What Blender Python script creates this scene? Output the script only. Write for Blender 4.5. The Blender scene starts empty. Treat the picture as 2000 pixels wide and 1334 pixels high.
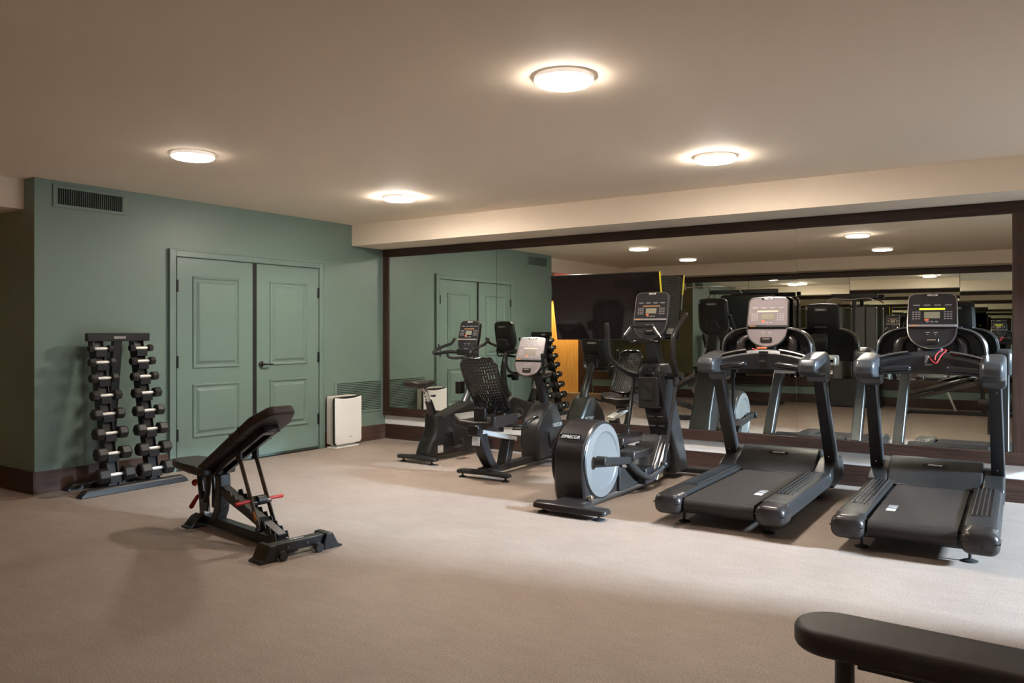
import bpy, bmesh, math, random
from mathutils import Matrix, Vector
random.seed(7)
S = bpy.context.scene
COL = S.collection
PI = math.pi
R = math.radians

# ------------------------------------------------------------------ camera, world, exposure
cam_d = bpy.data.cameras.new('camera'); cam = bpy.data.objects.new('camera', cam_d); COL.objects.link(cam)
cam.location = (7.20, -7.67, 1.40)
cam.rotation_euler = (R(90), 0, math.asin(0.5607))
cam_d.sensor_width = 36.0; cam_d.lens = 36.0 * 1548 / 2000
cam_d.shift_y = -20.5 / 2000.0
cam_d.clip_start = 0.02
S.camera = cam
W = bpy.data.worlds.new('world'); S.world = W; W.use_nodes = True
W.node_tree.nodes['Background'].inputs[0].default_value = (0.9, 0.8, 0.7, 1)
W.node_tree.nodes['Background'].inputs[1].default_value = 0.02
S.view_settings.view_transform = 'Standard'; S.view_settings.look = 'None'
S.view_settings.gamma = 1.0; S.view_settings.use_curve_mapping = False
S.view_settings.exposure = 0.0
try:
    S.cycles.max_bounces = 10; S.cycles.diffuse_bounces = 5; S.cycles.glossy_bounces = 7
    S.cycles.caustics_reflective = True; S.cycles.blur_glossy = 0.0
    S.cycles.sample_clamp_indirect = 0.0; S.cycles.use_denoising = True
except Exception:
    pass
LAMP_POWER = 190.0
LAMP_COLOR = (1.0, 0.895, 0.79)
# daylight that enters low through the open doorway in the far right wall
sky_d = bpy.data.lights.new('daylight', 'AREA'); sky_o = bpy.data.objects.new('daylight', sky_d); COL.objects.link(sky_o)
sky_d.shape = 'RECTANGLE'; sky_d.size = 1.1; sky_d.size_y = 0.8; sky_d.energy = 9300; sky_d.color = (0.62, 0.81, 1.0)
sky_o.location = (18.0, -1.6, 4.4); sky_o.rotation_euler = (R(76), 0, R(90))

# ------------------------------------------------------------------ materials
def mat(name, col, rough=0.5, metal=0.0, spec=0.5, emit=0.0, ecol=None, bump=0.0, bscale=200.0, var=0.0, vscale=6.0, coat=0.0):
    m = bpy.data.materials.new(name); m.use_nodes = True
    nt = m.node_tree; b = nt.nodes['Principled BSDF']
    b.inputs['Base Color'].default_value = (*col, 1); b.inputs['Roughness'].default_value = rough
    b.inputs['Metallic'].default_value = metal; b.inputs['Specular IOR Level'].default_value = spec
    if coat: b.inputs['Coat Weight'].default_value = coat; b.inputs['Coat Roughness'].default_value = 0.1
    if emit:
        b.inputs['Emission Color'].default_value = (*(ecol or col), 1); b.inputs['Emission Strength'].default_value = emit
    if bump or var:
        tc = nt.nodes.new('ShaderNodeTexCoord')
    if bump:
        n = nt.nodes.new('ShaderNodeTexNoise'); n.inputs['Scale'].default_value = bscale; n.inputs['Detail'].default_value = 4
        bp = nt.nodes.new('ShaderNodeBump'); bp.inputs['Strength'].default_value = bump; bp.inputs['Distance'].default_value = 0.002
        nt.links.new(tc.outputs['Object'], n.inputs['Vector']); nt.links.new(n.outputs['Fac'], bp.inputs['Height'])
        nt.links.new(bp.outputs['Normal'], b.inputs['Normal'])
    if var:
        n = nt.nodes.new('ShaderNodeTexNoise'); n.inputs['Scale'].default_value = vscale; n.inputs['Detail'].default_value = 5
        r = nt.nodes.new('ShaderNodeValToRGB')
        r.color_ramp.elements[0].position = 0.3; r.color_ramp.elements[1].position = 0.7
        r.color_ramp.elements[0].color = (*[c * (1 - var) for c in col], 1)
        r.color_ramp.elements[1].color = (*[min(1, c * (1 + var)) for c in col], 1)
        nt.links.new(tc.outputs['Object'], n.inputs['Vector']); nt.links.new(n.outputs['Fac'], r.inputs['Fac'])
        nt.links.new(r.outputs['Color'], b.inputs['Base Color'])
    return m

def wood(name, c0, c1, axis='X', rough=0.45):
    m = bpy.data.materials.new(name); m.use_nodes = True
    nt = m.node_tree; b = nt.nodes['Principled BSDF']; b.inputs['Roughness'].default_value = rough
    tc = nt.nodes.new('ShaderNodeTexCoord'); mp = nt.nodes.new('ShaderNodeMapping')
    sc = {'X': (1.2, 28, 28), 'Y': (28, 1.2, 28), 'Z': (28, 28, 1.2)}[axis]
    mp.inputs['Scale'].default_value = sc
    n = nt.nodes.new('ShaderNodeTexNoise'); n.inputs['Scale'].default_value = 1.6; n.inputs['Detail'].default_value = 8; n.inputs['Roughness'].default_value = 0.65; n.inputs['Distortion'].default_value = 0.6
    r = nt.nodes.new('ShaderNodeValToRGB'); r.color_ramp.elements[0].position = 0.35; r.color_ramp.elements[1].position = 0.68
    r.color_ramp.elements[0].color = (*c0, 1); r.color_ramp.elements[1].color = (*c1, 1)
    nt.links.new(tc.outputs['Object'], mp.inputs['Vector']); nt.links.new(mp.outputs['Vector'], n.inputs['Vector'])
    nt.links.new(n.outputs['Fac'], r.inputs['Fac']); nt.links.new(r.outputs['Color'], b.inputs['Base Color'])
    return m

def floor_mat():
    m = bpy.data.materials.new('speckled_floor'); m.use_nodes = True
    nt = m.node_tree; b = nt.nodes['Principled BSDF']; b.inputs['Roughness'].default_value = 0.62
    b.inputs['Specular IOR Level'].default_value = 0.3
    tc = nt.nodes.new('ShaderNodeTexCoord')
    def noise(s, d=3, ro=0.6):
        n = nt.nodes.new('ShaderNodeTexNoise'); n.inputs['Scale'].default_value = s; n.inputs['Detail'].default_value = d; n.inputs['Roughness'].default_value = ro
        nt.links.new(tc.outputs['Object'], n.inputs['Vector']); return n
    def ramp(p0, p1, c0, c1):
        r = nt.nodes.new('ShaderNodeValToRGB'); r.color_ramp.elements[0].position = p0; r.color_ramp.elements[1].position = p1
        r.color_ramp.elements[0].color = (*c0, 1); r.color_ramp.elements[1].color = (*c1, 1); return r
    def mix(fac, a, bb, mode='MIX'):
        x = nt.nodes.new('ShaderNodeMix'); x.data_type = 'RGBA'; x.blend_type = mode
        if isinstance(fac, float): x.inputs[0].default_value = fac
        else: nt.links.new(fac, x.inputs[0])
        nt.links.new(a, x.inputs[6])
        if isinstance(bb, tuple): x.inputs[7].default_value = (*bb, 1)
        else: nt.links.new(bb, x.inputs[7])
        return x.outputs[2]
    base = ramp(0.32, 0.68, (0.318, 0.256, 0.215), (0.356, 0.292, 0.249))
    nt.links.new(noise(3.0, 6, 0.65).outputs['Fac'], base.inputs['Fac'])
    fine = ramp(0.35, 0.65, (0.60, 0.59, 0.58), (1.30, 1.30, 1.30))
    nt.links.new(noise(105, 6, 0.85).outputs['Fac'], fine.inputs['Fac'])
    c = mix(1.0, base.outputs['Color'], fine.outputs['Color'], 'MULTIPLY')
    v = nt.nodes.new('ShaderNodeTexVoronoi'); v.inputs['Scale'].default_value = 75
    nt.links.new(tc.outputs['Object'], v.inputs['Vector'])
    sp = ramp(0.14, 0.2, (1, 1, 1), (0, 0, 0)); nt.links.new(v.outputs['Distance'], sp.inputs['Fac'])
    sel = ramp(0.60, 0.64, (0, 0, 0), (1, 1, 1))
    sepc = nt.nodes.new('ShaderNodeSeparateColor'); nt.links.new(v.outputs['Color'], sepc.inputs[0]); nt.links.new(sepc.outputs[0], sel.inputs['Fac'])
    mm = nt.nodes.new('ShaderNodeMath'); mm.operation = 'MULTIPLY'
    nt.links.new(sp.outputs['Color'], mm.inputs[0]); nt.links.new(sel.outputs['Color'], mm.inputs[1])
    m2 = nt.nodes.new('ShaderNodeMath'); m2.operation = 'MULTIPLY'; m2.inputs[1].default_value = 0.55
    nt.links.new(mm.outputs[0], m2.inputs[0])
    c = mix(m2.outputs[0], c, (0.13, 0.10, 0.08))
    # stretched trowel marks
    mp = nt.nodes.new('ShaderNodeMapping'); mp.inputs['Scale'].default_value = (3.5, 14, 1); mp.inputs['Rotation'].default_value = (0, 0, 0.5)
    nt.links.new(tc.outputs['Object'], mp.inputs['Vector'])
    st = nt.nodes.new('ShaderNodeTexNoise'); st.inputs['Scale'].default_value = 1.3; st.inputs['Detail'].default_value = 6
    nt.links.new(mp.outputs['Vector'], st.inputs['Vector'])
    sr = ramp(0.35, 0.7, (0.955, 0.955, 0.955), (1.035, 1.035, 1.035)); nt.links.new(st.outputs['Fac'], sr.inputs['Fac'])
    c = mix(1.0, c, sr.outputs['Color'], 'MULTIPLY')
    nt.links.new(c, b.inputs['Base Color'])
    bp = nt.nodes.new('ShaderNodeBump'); bp.inputs['Strength'].default_value = 0.25; bp.inputs['Distance'].default_value = 0.002
    nt.links.new(noise(170, 4, 0.75).outputs['Fac'], bp.inputs['Height']); nt.links.new(bp.outputs['Normal'], b.inputs['Normal'])
    return m

MT = dict(
    floor=floor_mat(),
    ceiling=mat('ceiling_paint', (0.89, 0.77, 0.63), 0.75, spec=0.25, bump=0.12, bscale=60),
    green=mat('green_wall_paint', (0.168, 0.240, 0.208), 0.42, spec=0.45, bump=0.35, bscale=42),
    greendoor=mat('green_door_paint', (0.168, 0.245, 0.215), 0.33, spec=0.5),
    wood=wood('dark_wood', (0.028, 0.013, 0.009), (0.070, 0.034, 0.022), 'X'),
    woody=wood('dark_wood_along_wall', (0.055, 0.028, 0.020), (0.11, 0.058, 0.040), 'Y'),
    woodz=wood('dark_wood_upright', (0.028, 0.013, 0.009), (0.070, 0.034, 0.022), 'Z'),
    honey=wood('honey_wood', (0.62, 0.33, 0.09), (0.85, 0.52, 0.18), 'Z'),
    white=mat('white_paint', (0.90, 0.90, 0.89), 0.6),
    mirror=mat('mirror_glass', (0.80, 0.82, 0.77), 0.0, 1.0),
    edge=mat('mirror_edge', (0.30, 0.26, 0.20), 0.25, 0.6),
    dark=mat('dark_void', (0.012, 0.011, 0.010), 0.8),
    lamp=mat('lamp_diffuser', (1, 1, 1), 0.5, emit=LAMP_POWER * 0.62, ecol=LAMP_COLOR),
    lampleft=mat('lamp_diffuser_left', (1, 1, 1), 0.5, emit=LAMP_POWER * 0.20, ecol=LAMP_COLOR),
    lampfront=mat('lamp_diffuser_bright', (1, 1, 1), 0.5, emit=LAMP_POWER * 1.8, ecol=LAMP_COLOR),
    lampright=mat('lamp_diffuser_right', (1, 1, 1), 0.5, emit=LAMP_POWER * 1.35, ecol=LAMP_COLOR),
    lampback=mat('lamp_diffuser_dim', (1, 1, 1), 0.5, emit=LAMP_POWER * 0.045, ecol=LAMP_COLOR),
    lamprim=mat('lamp_rim', (0.85, 0.83, 0.80), 0.4, emit=0.55, ecol=LAMP_COLOR),
    blk=mat('black_plastic', (0.012, 0.012, 0.013), 0.38, bump=0.10, bscale=900),
    blkg=mat('gloss_black_plastic', (0.012, 0.012, 0.014), 0.16, coat=0.3),
    char=mat('charcoal_plastic', (0.021, 0.020, 0.0195), 0.38, spec=0.38, bump=0.10, bscale=900),
    warm=mat('graphite_plastic', (0.034, 0.029, 0.028), 0.30, metal=0.35),
    grey=mat('silver_grey_paint', (0.085, 0.088, 0.094), 0.30, metal=0.55),
    lgrey=mat('light_grey_plastic', (0.132, 0.129, 0.126), 0.45),
    rim=mat('dark_chrome_rim', (0.30, 0.28, 0.27), 0.22, metal=0.9),
    chrome=mat('chrome', (0.75, 0.73, 0.70), 0.14, metal=1.0),
    handle=mat('knurled_steel', (0.85, 0.82, 0.78), 0.35, metal=0.35),
    alu=mat('brushed_aluminium', (0.75, 0.74, 0.73), 0.32, metal=0.55),
    rub=mat('black_rubber', (0.016, 0.015, 0.015), 0.6, bump=0.25, bscale=500),
    hexr=mat('rubber_hex_head', (0.013, 0.012, 0.012), 0.5, bump=0.2, bscale=600),
    belt=mat('running_belt', (0.022, 0.017, 0.015), 0.55, spec=0.28, bump=0.3, bscale=1200, var=0.12, vscale=5),
    steelb=mat('black_powder_coat', (0.010, 0.0095, 0.0095), 0.36, bump=0.2, bscale=700),
    gunm=mat('gunmetal_paint', (0.12, 0.10, 0.09), 0.32, metal=0.75),
    vinyl=mat('black_vinyl', (0.024, 0.019, 0.018), 0.38, bump=0.25, bscale=350),
    vinylb=mat('black_brown_vinyl', (0.032, 0.023, 0.020), 0.50, spec=0.32, bump=0.25, bscale=350),
    red=mat('red_plastic', (0.42, 0.015, 0.012), 0.35),
    redl=mat('red_cord', (0.75, 0.05, 0.05), 0.4),
    orange=mat('orange_plastic', (0.85, 0.16, 0.05), 0.4),
    yellow=mat('yellow_label', (0.85, 0.72, 0.02), 0.45),
    oran=mat('orange_label', (0.60, 0.22, 0.04), 0.5),
    wht=mat('white_plastic', (0.84, 0.85, 0.85), 0.3),
    cream=mat('cream_plastic', (0.62, 0.58, 0.53), 0.4),
    logo=mat('logo_white', (0.80, 0.80, 0.78), 0.4),
    logod=mat('logo_grey', (0.30, 0.29, 0.28), 0.4),
    key=mat('keypad_grey', (0.22, 0.21, 0.21), 0.4),
    panel=mat('console_panel', (0.020, 0.020, 0.023), 0.20, coat=0.4),
    lcd=mat('lcd_screen', (0.20, 0.19, 0.15), 0.15, emit=0.12, ecol=(0.6, 0.55, 0.3)),
    ledy=mat('yellow_led_display', (0.5, 0.5, 0.0), 0.3, emit=1.1, ecol=(0.85, 0.80, 0.03)),
    ledo=mat('dim_led_display', (0.22, 0.12, 0.06), 0.3, emit=0.10, ecol=(0.9, 0.4, 0.2)),
    screen=mat('tv_screen', (0.010, 0.008, 0.008), 0.06, coat=0.3),
    exitred=mat('exit_sign_red', (0.8, 0.05, 0.03), 0.4, emit=2.5, ecol=(1.0, 0.05, 0.02)),
    steelp=mat('smoked_shield', (0.16, 0.165, 0.155), 0.25, metal=0.3),
    sticker=mat('paper_label', (0.62, 0.61, 0.60), 0.6, var=0.35, vscale=160),
    tvback=mat('television_back', (0.065, 0.062, 0.058), 0.35),
    mesh=mat('backrest_mesh', (0.020, 0.018, 0.018), 0.35),
)

# ------------------------------------------------------------------ geometry helpers
class B:
    def __init__(s): s.bm = bmesh.new()
    def _add(s, vs, fs, M=None):
        bv = [s.bm.verts.new((M @ Vector(v)) if M else v) for v in vs]
        for f in fs:
            try: s.bm.faces.new([bv[i] for i in f])
            except ValueError: pass
        return s
    def box(s, x0, x1, y0, y1, z0, z1, M=None):
        vs = [(x, y, z) for x in (x0, x1) for y in (y0, y1) for z in (z0, z1)]
        return s._add(vs, [(0, 1, 3, 2), (4, 6, 7, 5), (0, 4, 5, 1), (2, 3, 7, 6), (0, 2, 6, 4), (1, 5, 7, 3)], M)
    def prism(s, pts, t0, t1, M=None, taper=None):
        """outline in (x,z), extruded along y from t0 to t1; taper scales the t1 end"""
        n = len(pts); k = taper or 1.0
        vs = [(a, t0, b) for a, b in pts] + [(a * k, t1, b * k) for a, b in pts]
        fs = [tuple(range(n)), tuple(range(2 * n - 1, n - 1, -1))] + [(i, n + i, n + (i + 1) % n, (i + 1) % n) for i in range(n)]
        return s._add(vs, fs, M)
    def side(s, pts, x0, x1, M=None):
        """outline in (y,z), extruded along x"""
        n = len(pts)
        vs = [(x0, a, b) for a, b in pts] + [(x1, a, b) for a, b in pts]
        fs = [tuple(range(n)), tuple(range(2 * n - 1, n - 1, -1))] + [(i, n + i, n + (i + 1) % n, (i + 1) % n) for i in range(n)]
        return s._add(vs, fs, M)
    def top(s, pts, z0, z1, M=None, k=1.0):
        n = len(pts)
        vs = [(a, b, z0) for a, b in pts] + [(a * k, b * k, z1) for a, b in pts]
        fs = [tuple(range(n)), tuple(range(2 * n - 1, n - 1, -1))] + [(i, n + i, n + (i + 1) % n, (i + 1) % n) for i in range(n)]
        return s._add(vs, fs, M)
    def loft(s, rings, M=None, cap=True):
        n = len(rings[0]); vs = [p for r in rings for p in r]; fs = []
        for k in range(len(rings) - 1):
            for i in range(n):
                fs.append((k * n + i, k * n + (i + 1) % n, (k + 1) * n + (i + 1) % n, (k + 1) * n + i))
        if cap: fs += [tuple(range(n - 1, -1, -1)), tuple((len(rings) - 1) * n + i for i in range(n))]
        return s._add(vs, fs, M)
    def tube(s, pts, r, n=12, M=None, sub=6, round_end=False, smooth=True, flat=1.0):
        P = [Vector(p) for p in pts]
        rs = list(r) if isinstance(r, (list, tuple)) else [r] * len(P)
        if smooth and len(P) > 2:
            Q, q = [], []
            for i in range(len(P) - 1):
                p0 = P[max(i - 1, 0)]; p1 = P[i]; p2 = P[i + 1]; p3 = P[min(i + 2, len(P) - 1)]
                for k in range(sub):
                    t = k / sub
                    Q.append(0.5 * ((2 * p1) + (p2 - p0) * t + (2 * p0 - 5 * p1 + 4 * p2 - p3) * t * t + (-p0 + 3 * p1 - 3 * p2 + p3) * t ** 3))
                    q.append(rs[i] * (1 - t) + rs[i + 1] * t)
            Q.append(P[-1]); q.append(rs[-1]); P, rs = Q, q
        if round_end:
            d0 = (P[0] - P[1]).normalized(); d1 = (P[-1] - P[-2]).normalized(); r0, r1 = rs[0], rs[-1]
            pre = [(P[0] + d0 * r0 * math.sin(a), r0 * math.cos(a)) for a in (R(85), R(60), R(30))]
            post = [(P[-1] + d1 * r1 * math.sin(a), r1 * math.cos(a)) for a in (R(30), R(60), R(85))]
            P = [a for a, b in pre] + P + [a for a, b in post]; rs = [b for a, b in pre] + rs + [b for a, b in post]
        rings = []; up = None
        for i, p in enumerate(P):
            d = (P[min(i + 1, len(P) - 1)] - P[max(i - 1, 0)]).normalized()
            if up is None:
                a = Vector((0, 0, 1)) if abs(d.z) < 0.9 else Vector((0, 1, 0)); up = (a - d * a.dot(d)).normalized()
            else: up = (up - d * up.dot(d)).normalized()
            sd = d.cross(up)
            rings.append([tuple(p + (sd * math.cos(2 * PI * k / n) + up * math.sin(2 * PI * k / n) * flat) * rs[i]) for k in range(n)])
        return s.loft(rings, M)
    def cyl(s, p0, p1, r, r1=None, n=24, M=None):
        return s.tube([p0, p1], [r, r if r1 is None else r1], n, M, smooth=False)
    def bar(s, p0, p1, w, h, up=(0, 0, 1), M=None):
        p0, p1, u = Vector(p0), Vector(p1), Vector(up); d = (p1 - p0).normalized()
        if abs(d.dot(u)) > 0.98: u = Vector((0, 1, 0))
        u = (u - d * u.dot(d)).normalized(); sd = d.cross(u)
        rings = [[tuple(p + sd * a * w / 2 + u * b * h / 2) for a, b in ((-1, -1), (1, -1), (1, 1), (-1, 1))] for p in (p0, p1)]
        return s.loft(rings, M)
    def lathe(s, prof, c, axis='z', n=40, M=None):
        rings = []
        for r, h in prof:
            ring = []
            for k in range(n):
                a = 2 * PI * k / n; u, v = r * math.cos(a), r * math.sin(a)
                ring.append({'z': (c[0] + u, c[1] + v, c[2] + h), 'x': (c[0] + h, c[1] + u, c[2] + v), 'y': (c[0] + u, c[1] + h, c[2] + v)}[axis])
            rings.append(ring)
        return s.loft(rings, M)
    def ball(s, c, r, sc=(1, 1, 1), n=16, M=None):
        prof = [(math.sin(PI * k / 10), -math.cos(PI * k / 10)) for k in range(11)]
        rings = [[(c[0] + max(p, 0.01) * r * sc[0] * math.cos(2 * PI * k / n), c[1] + max(p, 0.01) * r * sc[1] * math.sin(2 * PI * k / n), c[2] + q * r * sc[2]) for k in range(n)] for p, q in prof]
        return s.loft(rings, M)
    def text(s, string, size, M, depth=0.0008):
        cu = bpy.data.curves.new('t', 'FONT'); cu.body = string; cu.size = size; cu.align_x = 'CENTER'; cu.align_y = 'CENTER'
        cu.extrude = depth; cu.resolution_u = 2; cu.shear = 0.25; cu.offset = size * 0.02
        o = bpy.data.objects.new('t', cu); COL.objects.link(o)
        bpy.context.view_layer.update()
        me = bpy.data.meshes.new_from_object(o.evaluated_get(bpy.context.evaluated_depsgraph_get()))
        s._add([tuple(v.co) for v in me.vertices], [tuple(p.vertices) for p in me.polygons], M)
        bpy.data.objects.remove(o); bpy.data.meshes.remove(me); bpy.data.curves.remove(cu)
        return s
    def build(s, name, m, parent=None, bev=0.0, seg=2, ang=38, M=None):
        bmesh.ops.recalc_face_normals(s.bm, faces=s.bm.faces[:])
        me = bpy.data.meshes.new(name); s.bm.to_mesh(me); s.bm.free()
        me.materials.append(MT[m] if isinstance(m, str) else m)
        for p in me.polygons: p.use_smooth = True
        try: me.set_sharp_from_angle(angle=R(ang))
        except Exception: pass
        o = bpy.data.objects.new(name, me); COL.objects.link(o)
        if parent: o.parent = parent
        if M is not None: o.matrix_local = M
        if bev:
            md = o.modifiers.new('bevel', 'BEVEL'); md.width = bev; md.segments = seg; md.limit_method = 'ANGLE'; md.angle_limit = R(32)
            md.use_clamp_overlap = True
        return o

def rrect(w, h, r, n=5, cx=0, cy=0):
    pts = []
    for sx, sy, a0 in ((1, 1, 0), (-1, 1, 90), (-1, -1, 180), (1, -1, 270)):
        for k in range(n + 1):
            a = R(a0 + 90 * k / n); pts.append((cx + sx * (w / 2 - r) + r * math.cos(a), cy + sy * (h / 2 - r) + r * math.sin(a)))
    return pts
def arc(cx, cy, r, a0, a1, n=10, ry=None):
    return [(cx + r * math.cos(R(a0 + (a1 - a0) * k / n)), cy + (ry or r) * math.sin(R(a0 + (a1 - a0) * k / n))) for k in range(n + 1)]
def T(x=0, y=0, z=0, rx=0, ry=0, rz=0):
    return Matrix.Translation((x, y, z)) @ Matrix.Rotation(R(rz), 4, 'Z') @ Matrix.Rotation(R(ry), 4, 'Y') @ Matrix.Rotation(R(rx), 4, 'X')
TEXTM = Matrix.Rotation(R(90), 4, 'X')     # text reading on a face turned to -y
def tag(o, label, cat, group=None, kind=None):
    if label: o['label'] = label
    if cat: o['category'] = cat
    if group: o['group'] = group
    if kind: o['kind'] = kind
    return o
def thing(name, label, cat, loc=(0, 0, 0), rz=0.0, group=None):
    o = bpy.data.objects.new(name, None); COL.objects.link(o); o.empty_display_size = 0.1
    o.location = loc; o.rotation_euler = (0, 0, R(rz)); return tag(o, label, cat, group)
def copy_tree(o, parent=None):
    c = o.copy(); COL.objects.link(c); c.parent = parent
    for ch in list(o.children): copy_tree(ch, c)
    return c
def struct(name, b, m, bev=0.0):
    o = b.build(name, m, bev=bev); o['kind'] = 'structure'; return o

# ------------------------------------------------------------------ the room
YO = -8.30            # the opposite wall
XR = 9.6              # far right wall
XW = -2.6             # end of the side passage
struct('floor', B().box(XW - .2, XR + .2, YO - .2, 0.15, -0.12, 0.0), 'floor')
struct('ceiling', B().box(-0.18, XR + .2, YO - .2, 0.15, 2.72, 2.90), 'ceiling')
struct('wall_left', B().box(-0.15, 0.0, -4.34, 0.15, 0, 2.72), 'green')
struct('wall_return', B().box(XW, -0.15, -4.34, -4.20, 0, 2.72), 'green')
struct('wall_passage', B().box(XW - .15, XW, YO, -4.20, 0, 2.72), 'green')
struct('wall_mirror_side', B().box(0.0, XR, 0.0, 0.15, 0, 2.72), 'white')
struct('wall_opposite', B().box(XW, XR, YO - .15, YO, 0, 2.72), 'green')
struct('wall_right', B().box(XR, XR + .15, YO, -3.02, 0, 2.72).box(XR, XR + .15, -3.02, -0.15, 2.32, 2.72).box(XR, XR + .15, -0.15, 0.15, 0, 2.72), 'ceiling')
struct('trim_1', B().box(XR - .02, XR + .17, -3.02, -2.96, 0, 2.34).box(XR - .02, XR + .17, -0.21, -0.15, 0, 2.34).box(XR - .02, XR + .17, -2.96, -0.21, 2.28, 2.34), 'woodz')
struct('trim_2', B().box(0.0, XR, -0.60, 0.0, 2.46, 2.72), 'ceiling')
struct('trim_3', B().box(-0.18, XR, YO, YO + 0.60, 2.50, 2.72), 'ceiling')
struct('trim_4', B().box(XW, -0.18, YO, -4.34, 2.46, 2.72), 'ceiling')
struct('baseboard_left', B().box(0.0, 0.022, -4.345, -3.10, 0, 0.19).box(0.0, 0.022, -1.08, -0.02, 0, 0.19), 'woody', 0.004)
struct('baseboard_return', B().box(XW, 0.022, -4.362, -4.34, 0, 0.19), 'wood', 0.004)
struct('baseboard_mirror_side', B().box(0.0, XR, -0.022, 0.0, 0, 0.19), 'wood', 0.004)
struct('baseboard_opposite', B().box(-1.25, XR, YO, YO + 0.022, 0, 0.17), 'wood', 0.004)

# ------------------------------------------------------------------ mirrors
def wall_mirror(label, edges, z0, z1, ft, fb, side, yaws, wmat='wood'):
    """edges: x of the panel seams; side=+1 faces -y from y=0, -1 faces +y from the opposite wall"""
    y0 = 0.0 if side > 0 else YO
    t = thing('wall_mirror', label, 'mirror', (0, y0, 0), 0)
    f = lambda a, b: (min(-side * a, -side * b), max(-side * a, -side * b))
    x0, x1 = edges[0], edges[-1]
    B().box(x0 - 0.10, x1 + 0.20, *f(0.0, 0.045), z1, z1 + ft).build('frame_rail', 'wood', t, 0.003)
    B().box(x0 - 0.10, x1 + 0.20, *f(0.0, 0.045), z0 - fb, z0).build('frame_rail', 'wood', t, 0.003)
    B().box(x0 - 0.10, x0, *f(0.0, 0.045), z0, z1).build('frame_stile', 'woodz', t, 0.003)
    B().box(x1, x1 + 0.20, *f(0.0, 0.045), z0, z1).build('frame_stile', 'woodz', t, 0.003)
    B().box(x0, x1, *f(0.0, 0.006), z0, z1).build('backing_board', 'edge', t)
    for i in range(len(edges) - 1):
        a, b = edges[i] + 0.004, edges[i + 1] - 0.004
        o = B().box(-(b - a) / 2, (b - a) / 2, -0.003, 0.003, -(z1 - z0) / 2 + .003, (z1 - z0) / 2 - .003).build('mirror_panel', 'mirror', t)
        o.location = ((a + b) / 2, -side * 0.026, (z0 + z1) / 2); o.rotation_euler = (R(yaws[i][1]), 0, R(yaws[i][0]))
    return t
wall_mirror('long dark-framed wall mirror behind the treadmills and bikes', [0.096, 1.808, 3.525, 5.246, 6.957], 0.410, 2.360, 0.098, 0.105, 1,
            [(0.10, 0), (0.25, 0.0), (1.0, 0.05), (0.65, 0.07)])
wall_mirror('second dark-framed wall mirror on the facing wall, seen only in reflection', [-1.15, 0.7, 2.5, 4.3, 6.1, 7.9, 9.3], 0.49, 2.39, 0.108, 0.17, -1,
            [(0.1, 0), (-0.15, 0.1), (0.2, 0.25), (-0.2, -0.15), (0.15, 0.2), (0, 0)])

# ------------------------------------------------------------------ ceiling lamps
def make_lamp():
    t = thing('ceiling_lamp', '', 'ceiling light', (0, 0, 2.72))
    B().lathe([(0.120, 0.0), (0.150, 0.0), (0.1545, -0.004), (0.1550, -0.022), (0.151, -0.0235), (0.120, -0.0235)], (0, 0, 0), 'z', 48).build('lamp_rim', 'lamprim', t)
    B().lathe([(0.120, -0.022), (0.147, -0.0234), (0.1500, -0.027), (0.147, -0.031), (0.138, -0.036), (0.10, -0.041), (0.03, -0.044), (0.001, -0.044)], (0, 0, 0), 'z', 48).build('lamp_diffuser', 'lamp', t)
    return t
lamp0 = make_lamp()
lamps = [(5.115, -4.11, 'round glowing ceiling lamp, largest and highest in the photo'),
         (1.915, -4.11, 'round glowing ceiling lamp nearest the green double doors\' left leaf and wall vent'),
         (1.905, -1.83, 'round glowing ceiling lamp near the green corner, smallest of the four on the ceiling'),
         (5.110, -1.84, 'round glowing ceiling lamp in front of the pale soffit above the left treadmill'),
         (1.915, -6.39, 'round ceiling lamp seen only in the mirror, above the reflected television back'),
         (5.115, -6.39, 'round ceiling lamp seen only in the mirror, right-hand one above the reflected machines')]
for i, (x, y, lb) in enumerate(lamps):
    o = lamp0 if i == 0 else copy_tree(lamp0)
    o.location = (x, y, 2.72); tag(o, lb, 'ceiling light', 'round ceiling lamps')
    for ch in o.children:
        if ch.name.startswith('lamp_diffuser') and i >= 1:
            ch.data = ch.data.copy(); ch.data.materials.clear(); ch.data.materials.append(MT['lampleft' if i == 1 else 'lampfront' if i == 2 else 'lampright' if i == 3 else 'lampback'])

# ------------------------------------------------------------------ doors and vents on the green wall
def door_leaf(name, y0, y1, handle_side):
    """leaf in the plane x=0, hinged away from the middle"""
    z0, z1 = 0.035, 2.135; w = y1 - y0
    root = thing(name, None, None, (0, y0, 0)); root['kind'] = 'structure'
    B().box(0.001, 0.020, 0, w, z0, z1).build('door_slab', 'greendoor', root, 0.003)
    for (a, b) in ((0.315, 0.86), (1.02, 1.955)):
        pa, pb = 0.17, w - 0.17
        b1 = B()
        # raised moulding frame and sloped field
        def ring(ia, xa): return [(xa, pa + ia, a + ia), (xa, pb - ia, a + ia), (xa, pb - ia, b - ia), (xa, pa + ia, b - ia)]
        b1.loft([ring(0, .0195), ring(0.006, .033), ring(0.016, .033), ring(0.030, .0205), ring(0.046, .0205), ring(0.072, .036), ring(0.085, .037)])
        b1.build('door_panel', 'greendoor', root, ang=20)
    for hz in ((0.30, 0.42), (1.03, 1.15), (1.79, 1.91)):
        hy = 0 if handle_side > 0 else w
        B().cyl((0.026, hy, hz[0]), (0.026, hy, hz[1]), 0.011, n=12).box(0.018, 0.022, hy - 0.018, hy + 0.018, hz[0], hz[1]).build('hinge', 'steelb', root)
    return root
d1 = door_leaf('door_1', -3.010, -2.105, 1)
d2 = door_leaf('door_2', -2.050, -1.165, -1)
hy = 0.055
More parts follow.
